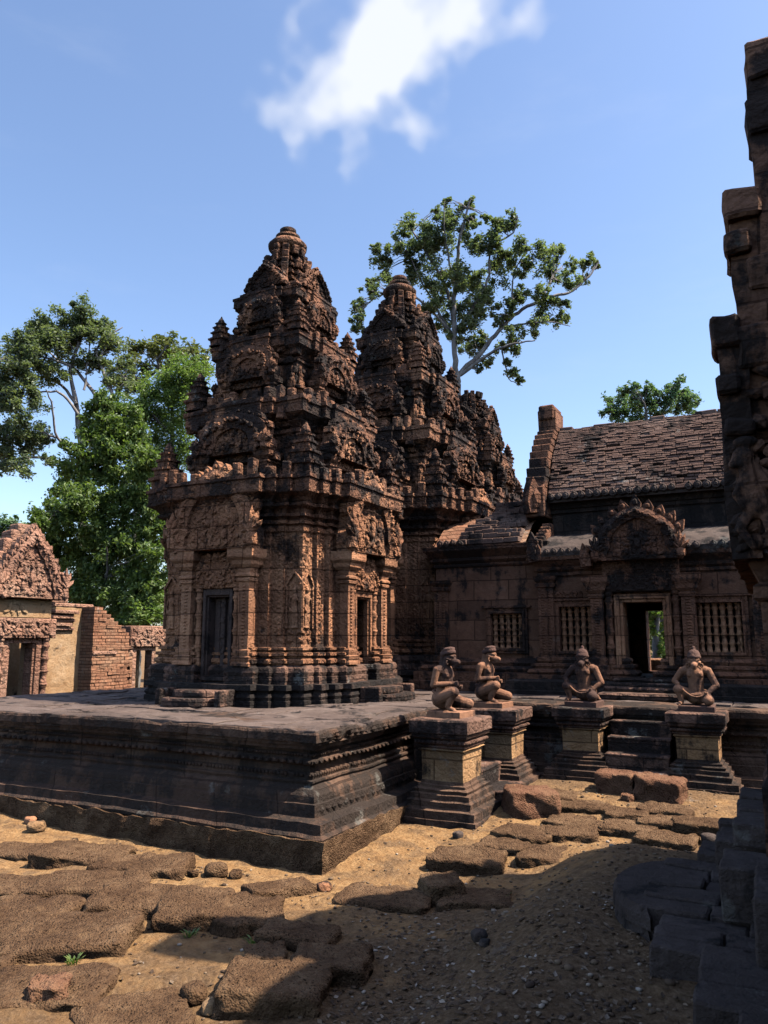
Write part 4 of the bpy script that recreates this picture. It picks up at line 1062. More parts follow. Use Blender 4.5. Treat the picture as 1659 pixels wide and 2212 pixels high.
for (x0, x1, z0, z1, y) in ((.02, .20, 4.30, 4.50, 4.17), (.05, .2, 4.62, 4.84, 4.16), (-.125, .06, 3.80, 3.97, 4.10), (-.13, .0, 3.62, 3.74, 4.10), (-.03, .1, 3.40, 3.58, 4.11), (-.225, -.08, 3.10, 3.27, 4.05), (-.21, -.1, 2.86, 2.96, 4.05), (-.10, .05, 2.98, 3.20, 4.06), (-.19, -.05, 2.64, 2.72, 4.05)):
    bm = NB(); box(bm, x0, x1, y, y + .3, z0, z1, None, .015); bmesh.ops.subdivide_edges(bm, edges=bm.edges, cuts=3, use_grid_fill=True); jitter(bm, .018, 8); obj('gable_block', bm, M['lib'], lib)
bm = NB()      # carved lion head and rearing body at the foot of the lowest gable
blob(bm, (-.115, 4.06, 2.52), (.055, .05, .065), 2); limb(bm, (-.15, 4.05, 2.50), (-.165, 4.03, 2.485), .03, .022); blob(bm, (-.10, 4.05, 2.60), (.06, .04, .03), 2)
limb(bm, (-.09, 4.07, 2.45), (-.07, 4.06, 2.28), .055, .065); limb(bm, (-.12, 4.05, 2.42), (-.16, 4.02, 2.33), .024, .02); limb(bm, (-.16, 4.02, 2.33), (-.13, 4.02, 2.27), .02, .018); limb(bm, (-.06, 4.05, 2.44), (-.01, 4.03, 2.38), .026, .022)
limb(bm, (-.10, 4.06, 2.26), (-.15, 4.03, 2.17), .036, .026); limb(bm, (-.15, 4.03, 2.17), (-.10, 4.03, 2.08), .026, .02); limb(bm, (-.04, 4.05, 2.26), (-.01, 4.03, 2.14), .036, .026)
for v in bm.verts: v.co.y = 4.065 + (v.co.y - 4.05) * .75
bm = fuse(bm, .009, 1, .006); obj('lion_carving', bm, M['lib'], lib, True)
bm = NB(); relief(bm, -.16, .12, 2.05, 2.62, 4.09, 40, .02, .04, random.Random(4), .7, False); relief(bm, -.05, .14, 2.7, 3.2, 4.11, 18, .02, .045, random.Random(5), .7, False)
obj('foliage_carving', bm, M['lib'], lib)
bm = NB()
stack(bm, rect(-.09, .9, 4.22, 6.0), [(.4, .06), (.95, .06), (1.0, .03), (1.1, .03), (1.12, 0), (1.82, 0), (1.84, .03), (1.90, .03), (1.92, .0), (2.05, .06)], seg=.12, jit=.010, seed=61)
obj('porch_wall', bm, M['lib'], lib)
bm = NB()
stack(bm, rect(.62, 4.5, -2.5, 5.9), [(.3, .08), (.9, .08), (.95, 0), (3.4, 0), (3.45, .08), (3.6, .15), (3.75, .2), (3.76, .05), (4.2, -.05), (4.7, -.25), (5.05, -.8)], seg=.25, jit=.012, seed=62)
obj('wall', bm, M['lib'], lib)  # library body out of view, shaped to throw the foreground shadow
# stepped base of big dark blocks
bm = NB()
def course(x0, y0, y1, z0, z1, x1=1.0, cuts=None, sz=.0):
    y0 -= .27; y1 -= .27; x0 *= .93; y = y0; rg = random.Random(int(x0 * 100 + y0 * 37))
    while y < y1 - .02:
        d = min(rg.uniform(.13, .22), y1 - y)
        if y1 - y - d < .1: d = y1 - y
        xx = x0 + rg.uniform(-.012, .012); xs = [xx]
        while xs[-1] < x1: xs.append(xs[-1] + rg.uniform(.22, .36))
        for a_, b_ in zip(xs, xs[1:]): box(bm, a_ + .005, b_ - .005, y + .005, y + d - .005, z0, z1 + rg.uniform(-.014, .014), None, .009)
        y += d
course(-.24, 2.55, 3.13, .05, .50); course(-.40, 3.13, 3.44, .05, .49); course(-.63, 3.44 + .25, 4.12, .05, .44); course(-.40, 3.44, 3.69, .05, .47)
course(-.74, 4.12, 4.98, .05, .45); course(-.55, 4.98, 5.35, .05, .48)
course(-.36, 4.07, 4.50, .44, .65); course(-.44, 4.80, 5.30, .44, .62); course(-.20, 3.55, 4.07, .44, .70); course(-.33, 4.62, 5.6, .62, .74)
bmesh.ops.subdivide_edges(bm, edges=[e for e in bm.edges if e.calc_length() > .06], cuts=3, use_grid_fill=True); jitter(bm, .009, 6, 2); jitter(bm, .006, 22, 5)
obj('base_block', bm, M['block'], lib)
bm = NB()
pts = [(p[0] * .93, p[1] - .27) for p in [(-.70, 4.98)] + [(-.70 - .22 * math.sin(R(180) * i / 10) ** .7, 4.98 - .86 * i / 10) for i in range(1, 10)] + [(-.70, 4.12)]]
stack(bm, pts, [(.05, .03), (.16, .03), (.17, .01), (.22, .02), (.26, .005), (.30, .015), (.34, .0), (.35, .02), (.40, .02), (.435, .0)], seg=.06, jit=.006, seed=4)
obj('moulded_end', bm, M['block'], lib)
bm = NB()
stack(bm, [(p[0] * (.93 if p[0] < 0 else 1), p[1] - .27) for p in [(1, 2.5), (1, 5.6), (-.52, 5.6), (-.52, 5.0), (-.86, 5.0), (-1.0, 4.55), (-.86, 4.05), (-.72, 4.05), (-.72, 3.62), (-.48, 3.62), (-.48, 3.36), (-.46, 3.05), (-.32, 3.05), (-.30, 2.5)]], [(-.1, .06), (.20, .05), (.24, .02), (.255, -.02)], seg=.06, jit=.014, seed=9)
obj('footing', bm, M['block'], lib)

# ------------------------------------------------------------------ brick gatehouse at the far left
GX = -13.0
gate = thing('brick_gatehouse', 'ruined ochre brick gatehouse with a carved triangular gable over its doorway', 'gatehouse')
G0 = .25
gm = Matrix.Translation((GX, 9.98, 0)) @ Matrix.Rotation(R(90), 4, 'Z')     # local x -> world +y, front -y -> world +x
def gobj(name, bm, mat, parent=None, smooth=False, loc=(0, 0, 0)):
    o = obj(name, bm, mat, parent or gate, smooth)
    if parent is None: o.matrix_local = gm @ Matrix.Translation(loc)
    else: o.location = loc
    return o
gobj('wall', holed_wall(-1.6, .62, G0, 2.5, 0, .4, [(-.30, .32, G0 - .1, 1.53)]), M['stucco'])
bm = NB(); box(bm, -1.6, 3.4, 1.5, 1.6, G0, 2.0); box(bm, -1.6, -1.5, .4, 1.5, G0, 2.0); gobj('wall', bm, M['stucco'])
gobj('doorway', NBbox([(-.42, -.30, -.08, .15, G0, 1.62), (.30, .42, -.08, .15, G0, 1.62), (-.30, .30, -.08, .15, 1.53, 1.62), (-.30, -.25, -.04, .2, G0, 1.53), (.25, .30, -.04, .2, G0, 1.53)], .008), M['rust'])
for s in (-.50, .50): gobj('colonette', colonette(.065, 1.62 - G0), M['rust'], None, True, (s, -.08, G0))
bm = NB(); box(bm, -.66, .66, -.17, .05, 1.62, 2.0, None, .015); relief(bm, -.55, .55, 1.67, 1.95, -.175, 40, .03, .055, random.Random(7), .7); jitter(bm, .006, 9); gobj('lintel', bm, M['rust'])
bm = NB(); box(bm, -.60, .60, -.08, .02, 2.0, 2.38, None, .02); relief(bm, -.45, -.0, 2.1, 2.3, -.085, 10, .03, .05, random.Random(8), .6); gobj('frieze', bm, M['stucco'])
pd = pediment(.74, 1.28, .20, 91, 15, .12, True, True, 46, mat=M['rust'], parent=gate, name='pediment'); pd.matrix_local = gm @ Matrix.Translation((0, -.02, 2.38))
bm = NB()
pts = [(-.80, 0), (-.80, .6), (-.5, 1.15), (-.2, 1.42), (0, 1.6), (.2, 1.42), (.5, 1.1), (.80, .6), (.80, 0)]
stk = [(0, .30, .78), (.30, .30, .78), (.58, .28, .62), (.84, .26, .50), (1.06, .22, .36), (1.24, .18, .22)]
for z, h, w in stk: box(bm, -w, w, .0, .34, 2.38 + z, 2.38 + z + h + .02, None, .03)
box(bm, .70, .92, -.12, .2, 2.38, 2.95, None, .04); box(bm, -.92, -.70, -.12, .2, 2.38, 2.95, None, .04)
jitter(bm, .03, 4); gobj('gable', bm, M['rust'])
def ruin(x0, x1, y0, y1, prof, seed, mat, rows=.075):
    """ruined brick mass with a ragged top: prof(x) gives the top height"""
    bm = NB(); rg = random.Random(seed); z = G0; k = 0
    while z < 2.7:
        x = x0 - (.11 if k % 2 else 0)
        while x < x1:
            w = .22; xa, xb = max(x, x0), min(x + w, x1)
            if xb - xa > .03 and prof((xa + xb) / 2) + rg.uniform(-.05, .05) > z:
                pr = rg.uniform(-.012, .012) if rg.random() > .05 else .05
                box(bm, xa + .002, xb - .002, y0 + pr, y1, z, z + rows - .004, None, .005)
            x += w
        z += rows; k += 1
    jitter(bm, .01, 8, seed); return bm
bm = NB(); stack(bm, rect(.60, 1.57, .16, .5), [(G0, 0), (2.25, 0)], seg=.08, zsub=.08, jit=.02, freq=4, seed=5); gobj('wall', bm, M['stucco'])
bm = NB()
for k, (z, o) in enumerate(((1.78, .06), (1.86, .10), (1.95, .05), (2.02, .12), (2.12, .16))): box(bm, .64, 1.35 - .1 * (k % 2), .16 - o, .3, z, z + .07, None, .012)
box(bm, .64, 1.9, .2, .9, 2.26, 2.34, None, .02); box(bm, .9, 1.3, .3, .9, 2.34, 2.55, None, .02)
jitter(bm, .014, 6); gobj('cornice', bm, M['rust'])
gobj('ruined_wall', ruin(1.55, 2.55, -.22, .5, lambda x: 2.2 - .75 * max(0, x - 1.75) ** 1.2 if x > 1.75 else 2.2, 4, M['brick']), M['brick'])
gobj('ruined_wall', ruin(2.45, 2.85, -.05, .5, lambda x: 1.75 - 1.6 * max(0, x - 2.45), 5, M['brick']), M['brick'])
bm = NB(); box(bm, 1.56, 2.2, -.25, -.1, 1.28, 1.35, None, .01); gobj('string_course', bm, M['rust'])
side = thing('stone_doorway', 'free standing carved doorway with a heavy lintel at the end of the ruined brick wall', 'doorway', (GX - .1, 13.25, 0), R(90))
obj('frame', NBbox([(-.36, -.24, -.08, .15, G0, 1.42), (.24, .36, -.08, .15, G0, 1.42), (-.24, .24, -.08, .15, 1.34, 1.42)], .01), M['rust'], side)
bm = NB(); box(bm, -.52, .8, -.16, .2, 1.42, 1.90, None, .02); relief(bm, -.45, .5, 1.47, 1.85, -.165, 40, .03, .05, random.Random(17), .7); jitter(bm, .01, 7); obj('lintel', bm, M['rust'], side)
obj('colonette', colonette(.055, 1.42 - G0), M['rust'], side, True, (-.44, -.08, G0))
bm = NB(); box(bm, -.24, .24, .3, .34, G0, 1.34); obj('back_wall', bm, M['stucco'], side)

# ------------------------------------------------------------------ laterite blocks and stones
def rock_bm(w, d, h, seed, sub=18, p=13, rough=.022):
    bm = NB(); bmesh.ops.create_cube(bm, size=2.0); bmesh.ops.subdivide_edges(bm, edges=bm.edges, cuts=sub, use_grid_fill=True)
    s = Vector((seed * 3.1, seed * 1.3, seed))
    for v in bm.verts:
        c = v.co.copy(); m_ = (abs(c.x) ** p + abs(c.y) ** p + abs(c.z) ** p) ** (1 / p); c /= m_
        k = noise.noise(Vector((c.x, c.y, 0)) * .9 + s)
        q = Vector((c.x * w / 2 * (1 + .12 * noise.noise(Vector((0, c.y, seed)))), c.y * d / 2 * (1 + .14 * noise.noise(Vector((c.x, 0, seed)))), c.z * h / 2))
        n1 = noise.noise_vector(c * 1.6 + s) * min(w, d) * .042; n1.z *= .35; q += n1
        r1 = noise.noise_vector(q * 7 + s) * rough; r1.z *= .6
        q += r1 + noise.noise_vector(q * 20 + s) * rough * .5 + noise.noise_vector(q * 48 + s) * rough * .32
        v.co = q
    return bm
def rock(label, x, y, w, d, h, rz, up, seed, mat='laterite', name='laterite_block', grp='laterite paving blocks', tilt=(0, 0)):
    o = obj(name, rock_bm(w * .90, d * .92, h, seed), M[mat], None, True)
    o.location = (x, y, gz(x, y) + up * (.78 if h < .27 else .85) - h / 2); o.rotation_euler = (R(tilt[0]), R(tilt[1]), R(rz)); tag(o, label, 'stone block', grp); return o
RK = [
 ('dark laterite block tipped up on its edge, front left, casting a black shadow', -3.56, 3.20, .74, .50, .24, 28, .13, 1, 'laterite', (4, -3)),
 ('long dark laterite slab at the back of the left group, nearest the platform wall', -4.72, 4.30, .75, .42, .22, 22, .10, 2, 'laterite', (2, 3)),
 ('flat laterite slab in the back row of the left group, joined to the next', -4.30, 4.30, .50, .42, .20, 25, .07, 3, 'laterite', (0, 2)),
 ('squarish laterite slab at the right end of the back row beside bare sand', -4.02, 4.36, .44, .52, .20, 30, .08, 4, 'laterite', (0, -3)),
 ('wide low laterite slab in the middle of the left group', -4.18, 3.88, .82, .46, .18, 27, .07, 5, 'laterite', (1, 0)),
 ('laterite block with a chipped front beside the holed one', -3.66, 3.74, .54, .44, .24, 30, .11, 6, 'laterite', (3, 4)),
 ('laterite block with a round hole in its top', -3.22, 3.78, .46, .50, .26, 30, .13, 7, 'laterite', (5, 2)),
 ('rounded laterite block right of the holed one', -2.90, 3.90, .44, .46, .24, 34, .10, 8, 'laterite', (3, 5)),
 ('thin laterite slab lying against the foot of the platform corner', -3.03, 4.38, .52, .24, .16, 64, .08, 9, 'laterite', (0, 5)),
 ('low sunken laterite slab at the left edge, upper one', -4.62, 3.66, .62, .40, .16, 24, .06, 10, 'laterite', (0, 0)),
 ('laterite slab at the left edge, in front of the low sunken one', -4.10, 3.34, .60, .42, .22, 26, .10, 11, 'laterite', (3, 0)),
 ('laterite slab at the left edge with a crumbling orange front', -3.98, 3.02, .56, .40, .20, 27, .09, 12, 'laterite', (2, 2)),
 ('half buried laterite slab near the yellow stones on the left', -5.30, 4.28, .66, .40, .16, 22, .05, 13, 'laterite', (0, 0)),
 ('dark laterite block lying on shaded leaf litter, bottom middle', -2.22, 3.18, .54, .38, .22, 24, .13, 14, 'laterite', (3, 3)),
 ('dark rounded laterite block behind the one on the shaded litter', -2.14, 3.56, .44, .34, .20, 20, .11, 15, 'laterite', (0, -4)),
 ('low dark laterite block at the edge of the shadow', -2.50, 3.80, .46, .30, .18, 15, .08, 16, 'laterite', (0, 4)),
 ('small lumpy laterite stone left of the block on shaded litter', -2.50, 3.50, .24, .22, .15, 30, .10, 17, 'laterite', (0, 0)),
 ('sunken flat slab with one raised edge in the front sand', -2.66, 2.74, .52, .40, .12, 55, .04, 18, 'laterite', (4, 0)),
 ('broken sandy lump on a buried slab, bottom left', -3.10, 2.66, .20, .18, .14, 40, .09, 19, 'laterite_red', (0, 0)),
 ('buried slab under the sandy lump, bottom left', -3.20, 2.72, .66, .46, .14, 30, .04, 20, 'laterite', (0, 0)),
 ('low laterite slab at the very left edge of the foreground', -3.78, 2.72, .50, .34, .18, 25, .06, 21, 'laterite', (0, 0)),
 ('reddish upright laterite block beside the side stairs', -2.10, 6.86, .50, .44, .34, 32, .22, 22, 'laterite_red', (0, 3)),
 ('rounded red laterite boulder left of its pair before the hall stairs', -1.50, 7.66, .40, .32, .30, 0, .20, 23, 'laterite_red', (0, 0)),
 ('rounded red laterite boulder right of its pair before the hall stairs', -1.10, 7.56, .46, .34, .30, -6, .21, 24, 'laterite_red', (0, 3)),
 ('small red laterite stone in front of the two boulders', -1.36, 7.34, .12, .12, .12, 0, .07, 25, 'laterite_red', (0, 0)),
 ('brown laterite slab tilted in the sand in front of the side pedestal', -2.16, 5.50, .58, .34, .22, 8, .12, 26, 'laterite', (6, 0)),
 ('brown pointed laterite lump at the edge of shadow, right of the platform corner', -2.10, 4.86, .30, .28, .26, 40, .17, 27, 'laterite', (0, 0)),
 ('flat laterite slab right of the pointed lump', -1.86, 4.86, .50, .36, .14, 20, .06, 28, 'laterite', (0, 0)),
 ('flat brown slab left of the pointed lump, half in shadow', -2.38, 4.60, .66, .40, .14, 12, .06, 29, 'laterite', (0, 0)),
]
for k, (px_, py_) in enumerate(((-1.72, 6.72), (-1.45, 6.62), (-1.22, 6.68), (-.98, 6.86), (-.72, 6.80), (-.92, 6.46), (-1.95, 6.20), (-1.70, 5.80), (-1.62, 6.35), (-1.98, 7.30), (-1.70, 7.10), (-1.30, 6.98), (-1.00, 7.18), (-2.02, 5.90))):
    RK.append((('paving slab in the sunny court before the hall stairs'), px_, py_, random.uniform(.38, .52), random.uniform(.32, .42), .14, random.uniform(-8, 12), .05 if k != 4 else .09, 40 + k, 'laterite', (0, 0)))
for r_ in RK:
    is_pave = r_[0].startswith('paving slab')
    rock(r_[0], r_[1], r_[2], r_[3], r_[4], r_[5], r_[6], r_[7], r_[8], r_[9], 'laterite_block', 'paving slabs in the sunny court' if is_pave else 'laterite blocks', r_[10])
for i, (x, y, s, c) in enumerate(((-6.02, 4.86, .11, 'sand_plain'), (-5.80, 4.74, .15, 'pedestal'), (-5.20, 4.62, .07, 'pedestal'), (-4.62, 4.66, .09, 'laterite'), (-3.62, 4.46, .16, 'laterite'), (-3.50, 4.52, .10, 'laterite'), (-3.74, 4.36, .08, 'laterite'),
                                  (-2.84, 4.62, .10, 'sand_plain'), (-2.42, 2.98, .10, 'pedestal'), (-2.56, 3.02, .14, 'laterite'), (-1.52, 4.02, .09, 'tile'), (-1.46, 3.94, .06, 'tile'), (-.62, 6.52, .12, 'tile'), (-.46, 6.60, .10, 'pedestal'), (-.30, 6.50, .12, 'tile'), (-2.45, 6.02, .09, 'tile'))):
    o = obj('loose_stone', rock_bm(s, s * .8, s * .65, 70 + i, 5, 3.2, .012), M[c], None, True)
    o.location = (x, y, gz(x, y) + s * .22); o.rotation_euler = (0, 0, i)
    tag(o, ('yellowish stone at the foot of the platform wall, far left, smaller one', 'pale yellow stone at the foot of the platform wall, far left, larger one', 'small pale stone on sand by the platform wall', 'dark pebble on sand by the platform wall',
            'brown lump on sand between slabs and platform, biggest of three', 'brown lump beside the biggest of three on the sand', 'small brown lump left of the biggest of three', 'red stone under the platform corner', 'pale stone beside the dark foreground block', 'brown stone left of the dark foreground block',
            'white stone lying on the dark bank', 'smaller white stone lying on the dark bank', 'grey rubble stone behind the dark blocks, left', 'pale rubble stone behind the dark blocks, middle', 'grey rubble stone behind the dark blocks, right', 'white pebble in front of the side pedestal')[i], 'stone', 'loose stones')
# pebbles and dry leaves
bm = NB(); rg = random.Random(77)
for _ in range(5200):
    y = rg.uniform(1.9, 8.0); x = rg.uniform(-1.35, .05) * y * .75 - .1
    if x < PX1 + .25 and y > PY0 - .25: continue
    dense = .25 + .75 * sst(-2.9, -1.6, x) * (1 if y < 4.6 else .55)
    if rg.random() > dense: continue
    s = rg.uniform(.004, .013) * (1.6 if rg.random() < .06 else 1); z = gz(x, y)
    T = Matrix.Translation((x, y, z + s * .3)) @ Matrix.Rotation(rg.uniform(0, 6), 4, 'Z') @ Matrix.Diagonal((s * rg.uniform(.8, 1.6), s, s * .6, 1))
    bmesh.ops.create_icosphere(bm, subdivisions=1, radius=1, matrix=T)
p_ = obj('pebbles', bm, M['litter'], None, True); p_['kind'] = 'stuff'
bm = NB()
for _ in range(9000):
    y = rg.uniform(1.9, 7.2); x = rg.uniform(-1.35, .05) * y * .75 - .1
    if x < PX1 + .25 and y > PY0 - .25: continue
    dense = .10 + .9 * sst(-2.8, -1.9, x) * sst(5.0, 4.0, y)
    if rg.random() > dense: continue
    s = rg.uniform(.008, .024); z = gz(x, y) + .004
    T = Matrix.Translation((x, y, z)) @ Matrix.Rotation(rg.uniform(0, 6), 4, 'Z') @ Matrix.Rotation(rg.uniform(-.5, .5), 4, 'X') @ Matrix.Rotation(rg.uniform(-.4, .4), 4, 'Y')
    q = [bm.verts.new(T @ Vector(p)) for p in ((-s, 0, 0), (-s * .2, -s * .45, s * .12), (s * .9, 0, s * .05), (-s * .2, s * .45, s * .15))]
    bm.faces.new(q)
p_ = obj('leaf_litter', bm, M['litter']); p_['kind'] = 'stuff'

# ------------------------------------------------------------------ trees
def tube_path(bm, pts, r0, r1, n=6):
    prev = None; L = len(pts)
    for i, p in enumerate(pts):
        d = (pts[min(i + 1, L - 1)] - pts[max(i - 1, 0)]).normalized(); q = d.to_track_quat('Z', 'Y').to_matrix()
        r = r0 + (r1 - r0) * i / (L - 1)
        ring = [bm.verts.new(p + q @ Vector((r * math.cos(6.2832 * k / n), r * math.sin(6.2832 * k / n), 0))) for k in range(n)]
        if prev:
            for k in range(n): bm.faces.new((prev[k], prev[(k + 1) % n], ring[(k + 1) % n], ring[k]))
        prev = ring
def smooth_path(pts, k, wob, rg):
    out = []
    for i in range(len(pts) - 1):
        p0, p1, p2, p3 = pts[max(i - 1, 0)], pts[i], pts[i + 1], pts[min(i + 2, len(pts) - 1)]
        for j in range(k):
            t = j / k
            out.append(.5 * ((2 * p1) + (p2 - p0) * t + (2 * p0 - 5 * p1 + 4 * p2 - p3) * t * t + (3 * p1 - p0 - 3 * p2 + p3) * t ** 3) + Vector((rg.uniform(-wob, wob), rg.uniform(-wob, wob), rg.uniform(-wob, wob))))
    out.append(pts[-1]); return out
def tree(name, label, cat, D, conv, limbs, clumps, leaf, barkm, lsize, per, trunk_r, depth, seed, base=None, droop=0.0, group=None, twigs=True, fill=1.0):
    rg = random.Random(seed)
    fw = Vector((-math.sin(HEAD), math.cos(HEAD), 0))
    def pt(zx, zy, dd=0.0): x, y = conv(zx, zy); return spot(x, y, D + dd)
    sc = conv(1, 0)[0] - conv(0, 0)[0]
    root0 = base if base is not None else pt(*limbs[0][0][0])
    root0 = Vector((root0.x, root0.y, 0))
    t = thing(name, label, cat, root0, 0, group)
    bt = NB(); skel = []
    first = Vector(pt(*limbs[0][0][0]))
    tube_path(bt, smooth_path([root0 + Vector((0, 0, -.3)), root0.lerp(first, .5) + Vector((.1, 0, 0)), first], 4, .03, rg), trunk_r * 1.5, trunk_r, 8)
    for li, (pts, r) in enumerate(limbs):
        dd = 0; P3 = []; off = rg.uniform(-1, 1) * depth
        for i, (zx, zy) in enumerate(pts): P3.append(pt(zx, zy, off * (i / max(1, len(pts) - 1))))
        sp = smooth_path(P3, 5, .025 * D / 25, rg); tube_path(bt, sp, r * trunk_r, r * trunk_r * .28, 6); skel += sp
    bl = NB(); vl = []; fl = []
    for (zx, zy, zr) in clumps:
        rad = zr * sc / FPX * D * 1.28
        nb = min(skel, key=lambda p: (p - pt(zx, zy)).length) if skel else None
        base_d = (nb - CAM).dot(fw) / ray(*conv(zx, zy)).dot(fw) - D if nb else 0
        c = pt(zx, zy, max(-depth, min(depth, base_d)) + rg.uniform(-.35, .35) * depth)
        if twigs and nb:
            for q in range(3):
                e = c + Vector((rg.uniform(-1, 1), rg.uniform(-1, 1), rg.uniform(-.4, 1))) * rad * .8
                tube_path(bt, smooth_path([nb, nb.lerp(e, .55) + Vector((0, 0, rad * .12)), e], 3, .04, rg), trunk_r * .16, trunk_r * .05, 4)
        nsub = max(6, int(11 * fill)); subs = []
        for q in range(nsub):
            v = Vector((rg.gauss(0, 1), rg.gauss(0, 1), rg.gauss(0, 1))).normalized() * rad * rg.uniform(.2, 1.25); subs.append((c + v, rad * rg.uniform(.22, .48)))
        for q in range(int(per * (rad / .9) ** 1.3)):
            sc_, sr = rg.choice(subs); v = Vector((rg.gauss(0, .55), rg.gauss(0, .55), rg.gauss(0, .5))) * sr
            p = sc_ + v; s = lsize * rg.uniform(.6, 1.35)
            a = Vector((rg.gauss(0, 1), rg.gauss(0, 1), rg.gauss(-droop, .55))).normalized(); nrm = Vector((rg.gauss(0, .6), rg.gauss(0, .6), 1)).normalized(); b_ = a.cross(nrm)
            if b_.length < .1: continue
            b_.normalize(); i0 = len(vl)
            up = nrm * s * .12
            vl += [p - a * s * .5, p - b_ * s * .26 + up, p + a * s * .5, p + b_ * s * .26 + up]; fl.append((i0, i0 + 1, i0 + 2, i0 + 3))
    me = bpy.data.meshes.new('crown'); me.from_pydata([v - root0 for v in vl], [], fl); me.materials.append(leaf)
    for v in bt.verts: v.co -= root0
    obj('trunk', bt, barkm, t, True); obj('crown', me, None, t)
    bl.free(); return t
c6 = lambda x, y: ((1050 + x / 1.746) * .6777, (550 + y / 1.746) * .6777)
cL = lambda x, y: (x / 1.6386 * .6777, (900 + y / 1.6386) * .6777)
c5 = lambda x, y: ((1650 + x / 2.079) * .6777, (1250 + y / 2.079) * .6777)
tree('tall_tree', 'tall airy tree with pale branches rising behind the central tower', 'tree', 24, c6,
  [([(715, 1180), (700, 1050), (690, 800), (700, 640), (720, 420), (750, 270), (780, 160)], 1), ([(690, 800), (640, 620), (560, 480), (480, 350), (400, 265)], .6), ([(720, 1130), (860, 980), (960, 860), (1050, 780), (1190, 700), (1330, 670), (1440, 580), (1500, 500)], .85),
   ([(730, 1130), (900, 1000), (1000, 960), (1145, 935)], .6), ([(960, 985), (985, 1100), (1000, 1150), (1075, 1188)], .3), ([(700, 900), (800, 750), (880, 600), (900, 430), (1020, 330), (1045, 240)], .55), ([(680, 900), (600, 760), (520, 620), (440, 450)], .5),
   ([(660, 880), (560, 760), (400, 660), (250, 700), (160, 800)], .45), ([(970, 860), (1200, 830), (1340, 855)], .35), ([(1020, 790), (1030, 560), (1110, 430)], .35), ([(700, 640), (650, 400), (640, 160)], .4), ([(1190, 700), (1250, 560), (1280, 440)], .3), ([(930, 790), (1000, 795)], .3)],
  [(780,170,25),(650,160,20),(600,210,20),(710,230,45),(660,300,50),(560,330,60),(430,300,45),(400,340,35),(620,400,65),(520,420,60),(800,400,45),(850,420,45),(950,300,45),(1010,270,35),(920,350,40),(1060,420,45),(1180,450,48),(1270,460,42),(1350,510,32),(1430,500,36),(1480,510,24),(1400,600,32),(1330,610,36),(1230,570,48),(1100,520,50),(1000,480,45),(930,480,45),(860,630,75),(780,600,60),(700,560,60),(640,550,60),(450,480,55),(300,500,45),(270,420,24),(300,560,36),(240,610,24),(220,660,32),(170,740,32),(150,800,28),(160,870,28),(480,560,50),(560,620,60),(620,700,50),(560,760,50),(700,760,60),(800,760,60),(880,720,50),(640,840,50),(760,860,50),(700,900,40),(780,950,50),(850,930,40),(960,830,36),(1000,740,36),(1060,700,45),(1150,660,40),(1250,720,36),(1310,730,26),(1190,780,45),(1130,850,45),(1270,810,32),(1320,800,22),(1000,910,36),(1040,980,26),(970,980,36),(880,1060,28),(830,1100,22),(1000,1060,22),(1020,1110,26),(1060,1160,18),(380,430,40),(350,620,40),(740,330,30),(780,260,26),(870,250,20),(810,290,20)],
  M['leaf_dark'], M['bark_pale'], .105, 2900, .10, 1.6, 3)
tree('spreading_tree', 'large spreading grey green tree with bare pale limbs at the left edge', 'tree', 27, cL,
  [([(440, 1000), (415, 800), (400, 650), (370, 440), (430, 260), (410, 130)], 1), ([(500, 590), (380, 440), (300, 400), (100, 250)], .55), ([(600, 620), (540, 470), (500, 370), (560, 280), (640, 235)], .55), ([(400, 845), (300, 810), (270, 640), (240, 560)], .5), ([(390, 970), (250, 920), (100, 920), (-20, 945)], .6), ([(430, 720), (330, 590), (240, 570), (100, 600)], .5), ([(400, 640), (300, 520), (150, 490), (-10, 520)], .5), ([(370, 440), (200, 380), (60, 400)], .4), ([(440, 560), (460, 400), (470, 250)], .4), ([(300, 810), (180, 780), (40, 820)], .35), ([(450, 1000), (500, 600)], .6), ([(480, 1000), (590, 620), (660, 515)], .5)],
  [(410,150,50),(440,210,70),(480,260,60),(200,230,60),(270,270,60),(340,230,60),(110,300,60),(60,370,60),(180,380,80),(280,360,70),(390,320,80),(560,280,55),(590,330,45),(540,380,45),(60,470,60),(20,560,55),(140,470,60),(230,480,50),(30,620,55),(100,640,60),(180,650,50),(150,560,50),(330,480,40),(430,420,50),(500,430,40),(40,760,55),(120,770,50),(200,800,50),(80,850,50),(150,850,50),(30,900,55),(20,960,40),(130,960,45),(260,930,34),(230,830,34),(580,460,50),(640,520,50),(690,560,45),(640,430,40),(-40,420,70),(-40,600,70),(-40,800,70),(300,300,50),(230,320,50),(130,360,50)],
  M['leaf_dark'], M['bark_pale'], .12, 2800, .12, 2.0, 5)
tree('olive_tree', 'pale olive topped tree between the spreading tree and the near tower', 'tree', 31, cL,
  [([(735, 700), (740, 600), (735, 520), (690, 480)], 1), ([(735, 520), (820, 450), (830, 390), (880, 330)], .7), ([(820, 450), (960, 420)], .5)],
  [(700,370,60),(790,340,60),(880,310,45),(860,380,70),(960,370,60),(1040,390,55),(680,450,55),(760,450,55),(900,440,70),(1000,460,60),(700,540,50),(1050,450,60)],
  M['leaf_olive'], M['bark'], .19, 700, .12, 1.2, 6)
tree('feathery_tree', 'bright green feathery tree touching the left outline of the near tower', 'tree', 25, cL,
  [([(900, 1000), (900, 800), (900, 600), (940, 470)], 1), ([(900, 800), (800, 690)], .5)],
  [(950,470,80),(880,530,80),(1020,520,70),(820,570,70),(900,630,90),(770,700,80),(850,740,95),(900,830,95),(800,850,90),(740,650,60),(700,670,45),(960,700,80),(960,560,80),(960,860,80),(880,930,80)],
  M['leaf_bright'], M['bark'], .10, 2600, .09, 1.0, 7, fill=2)
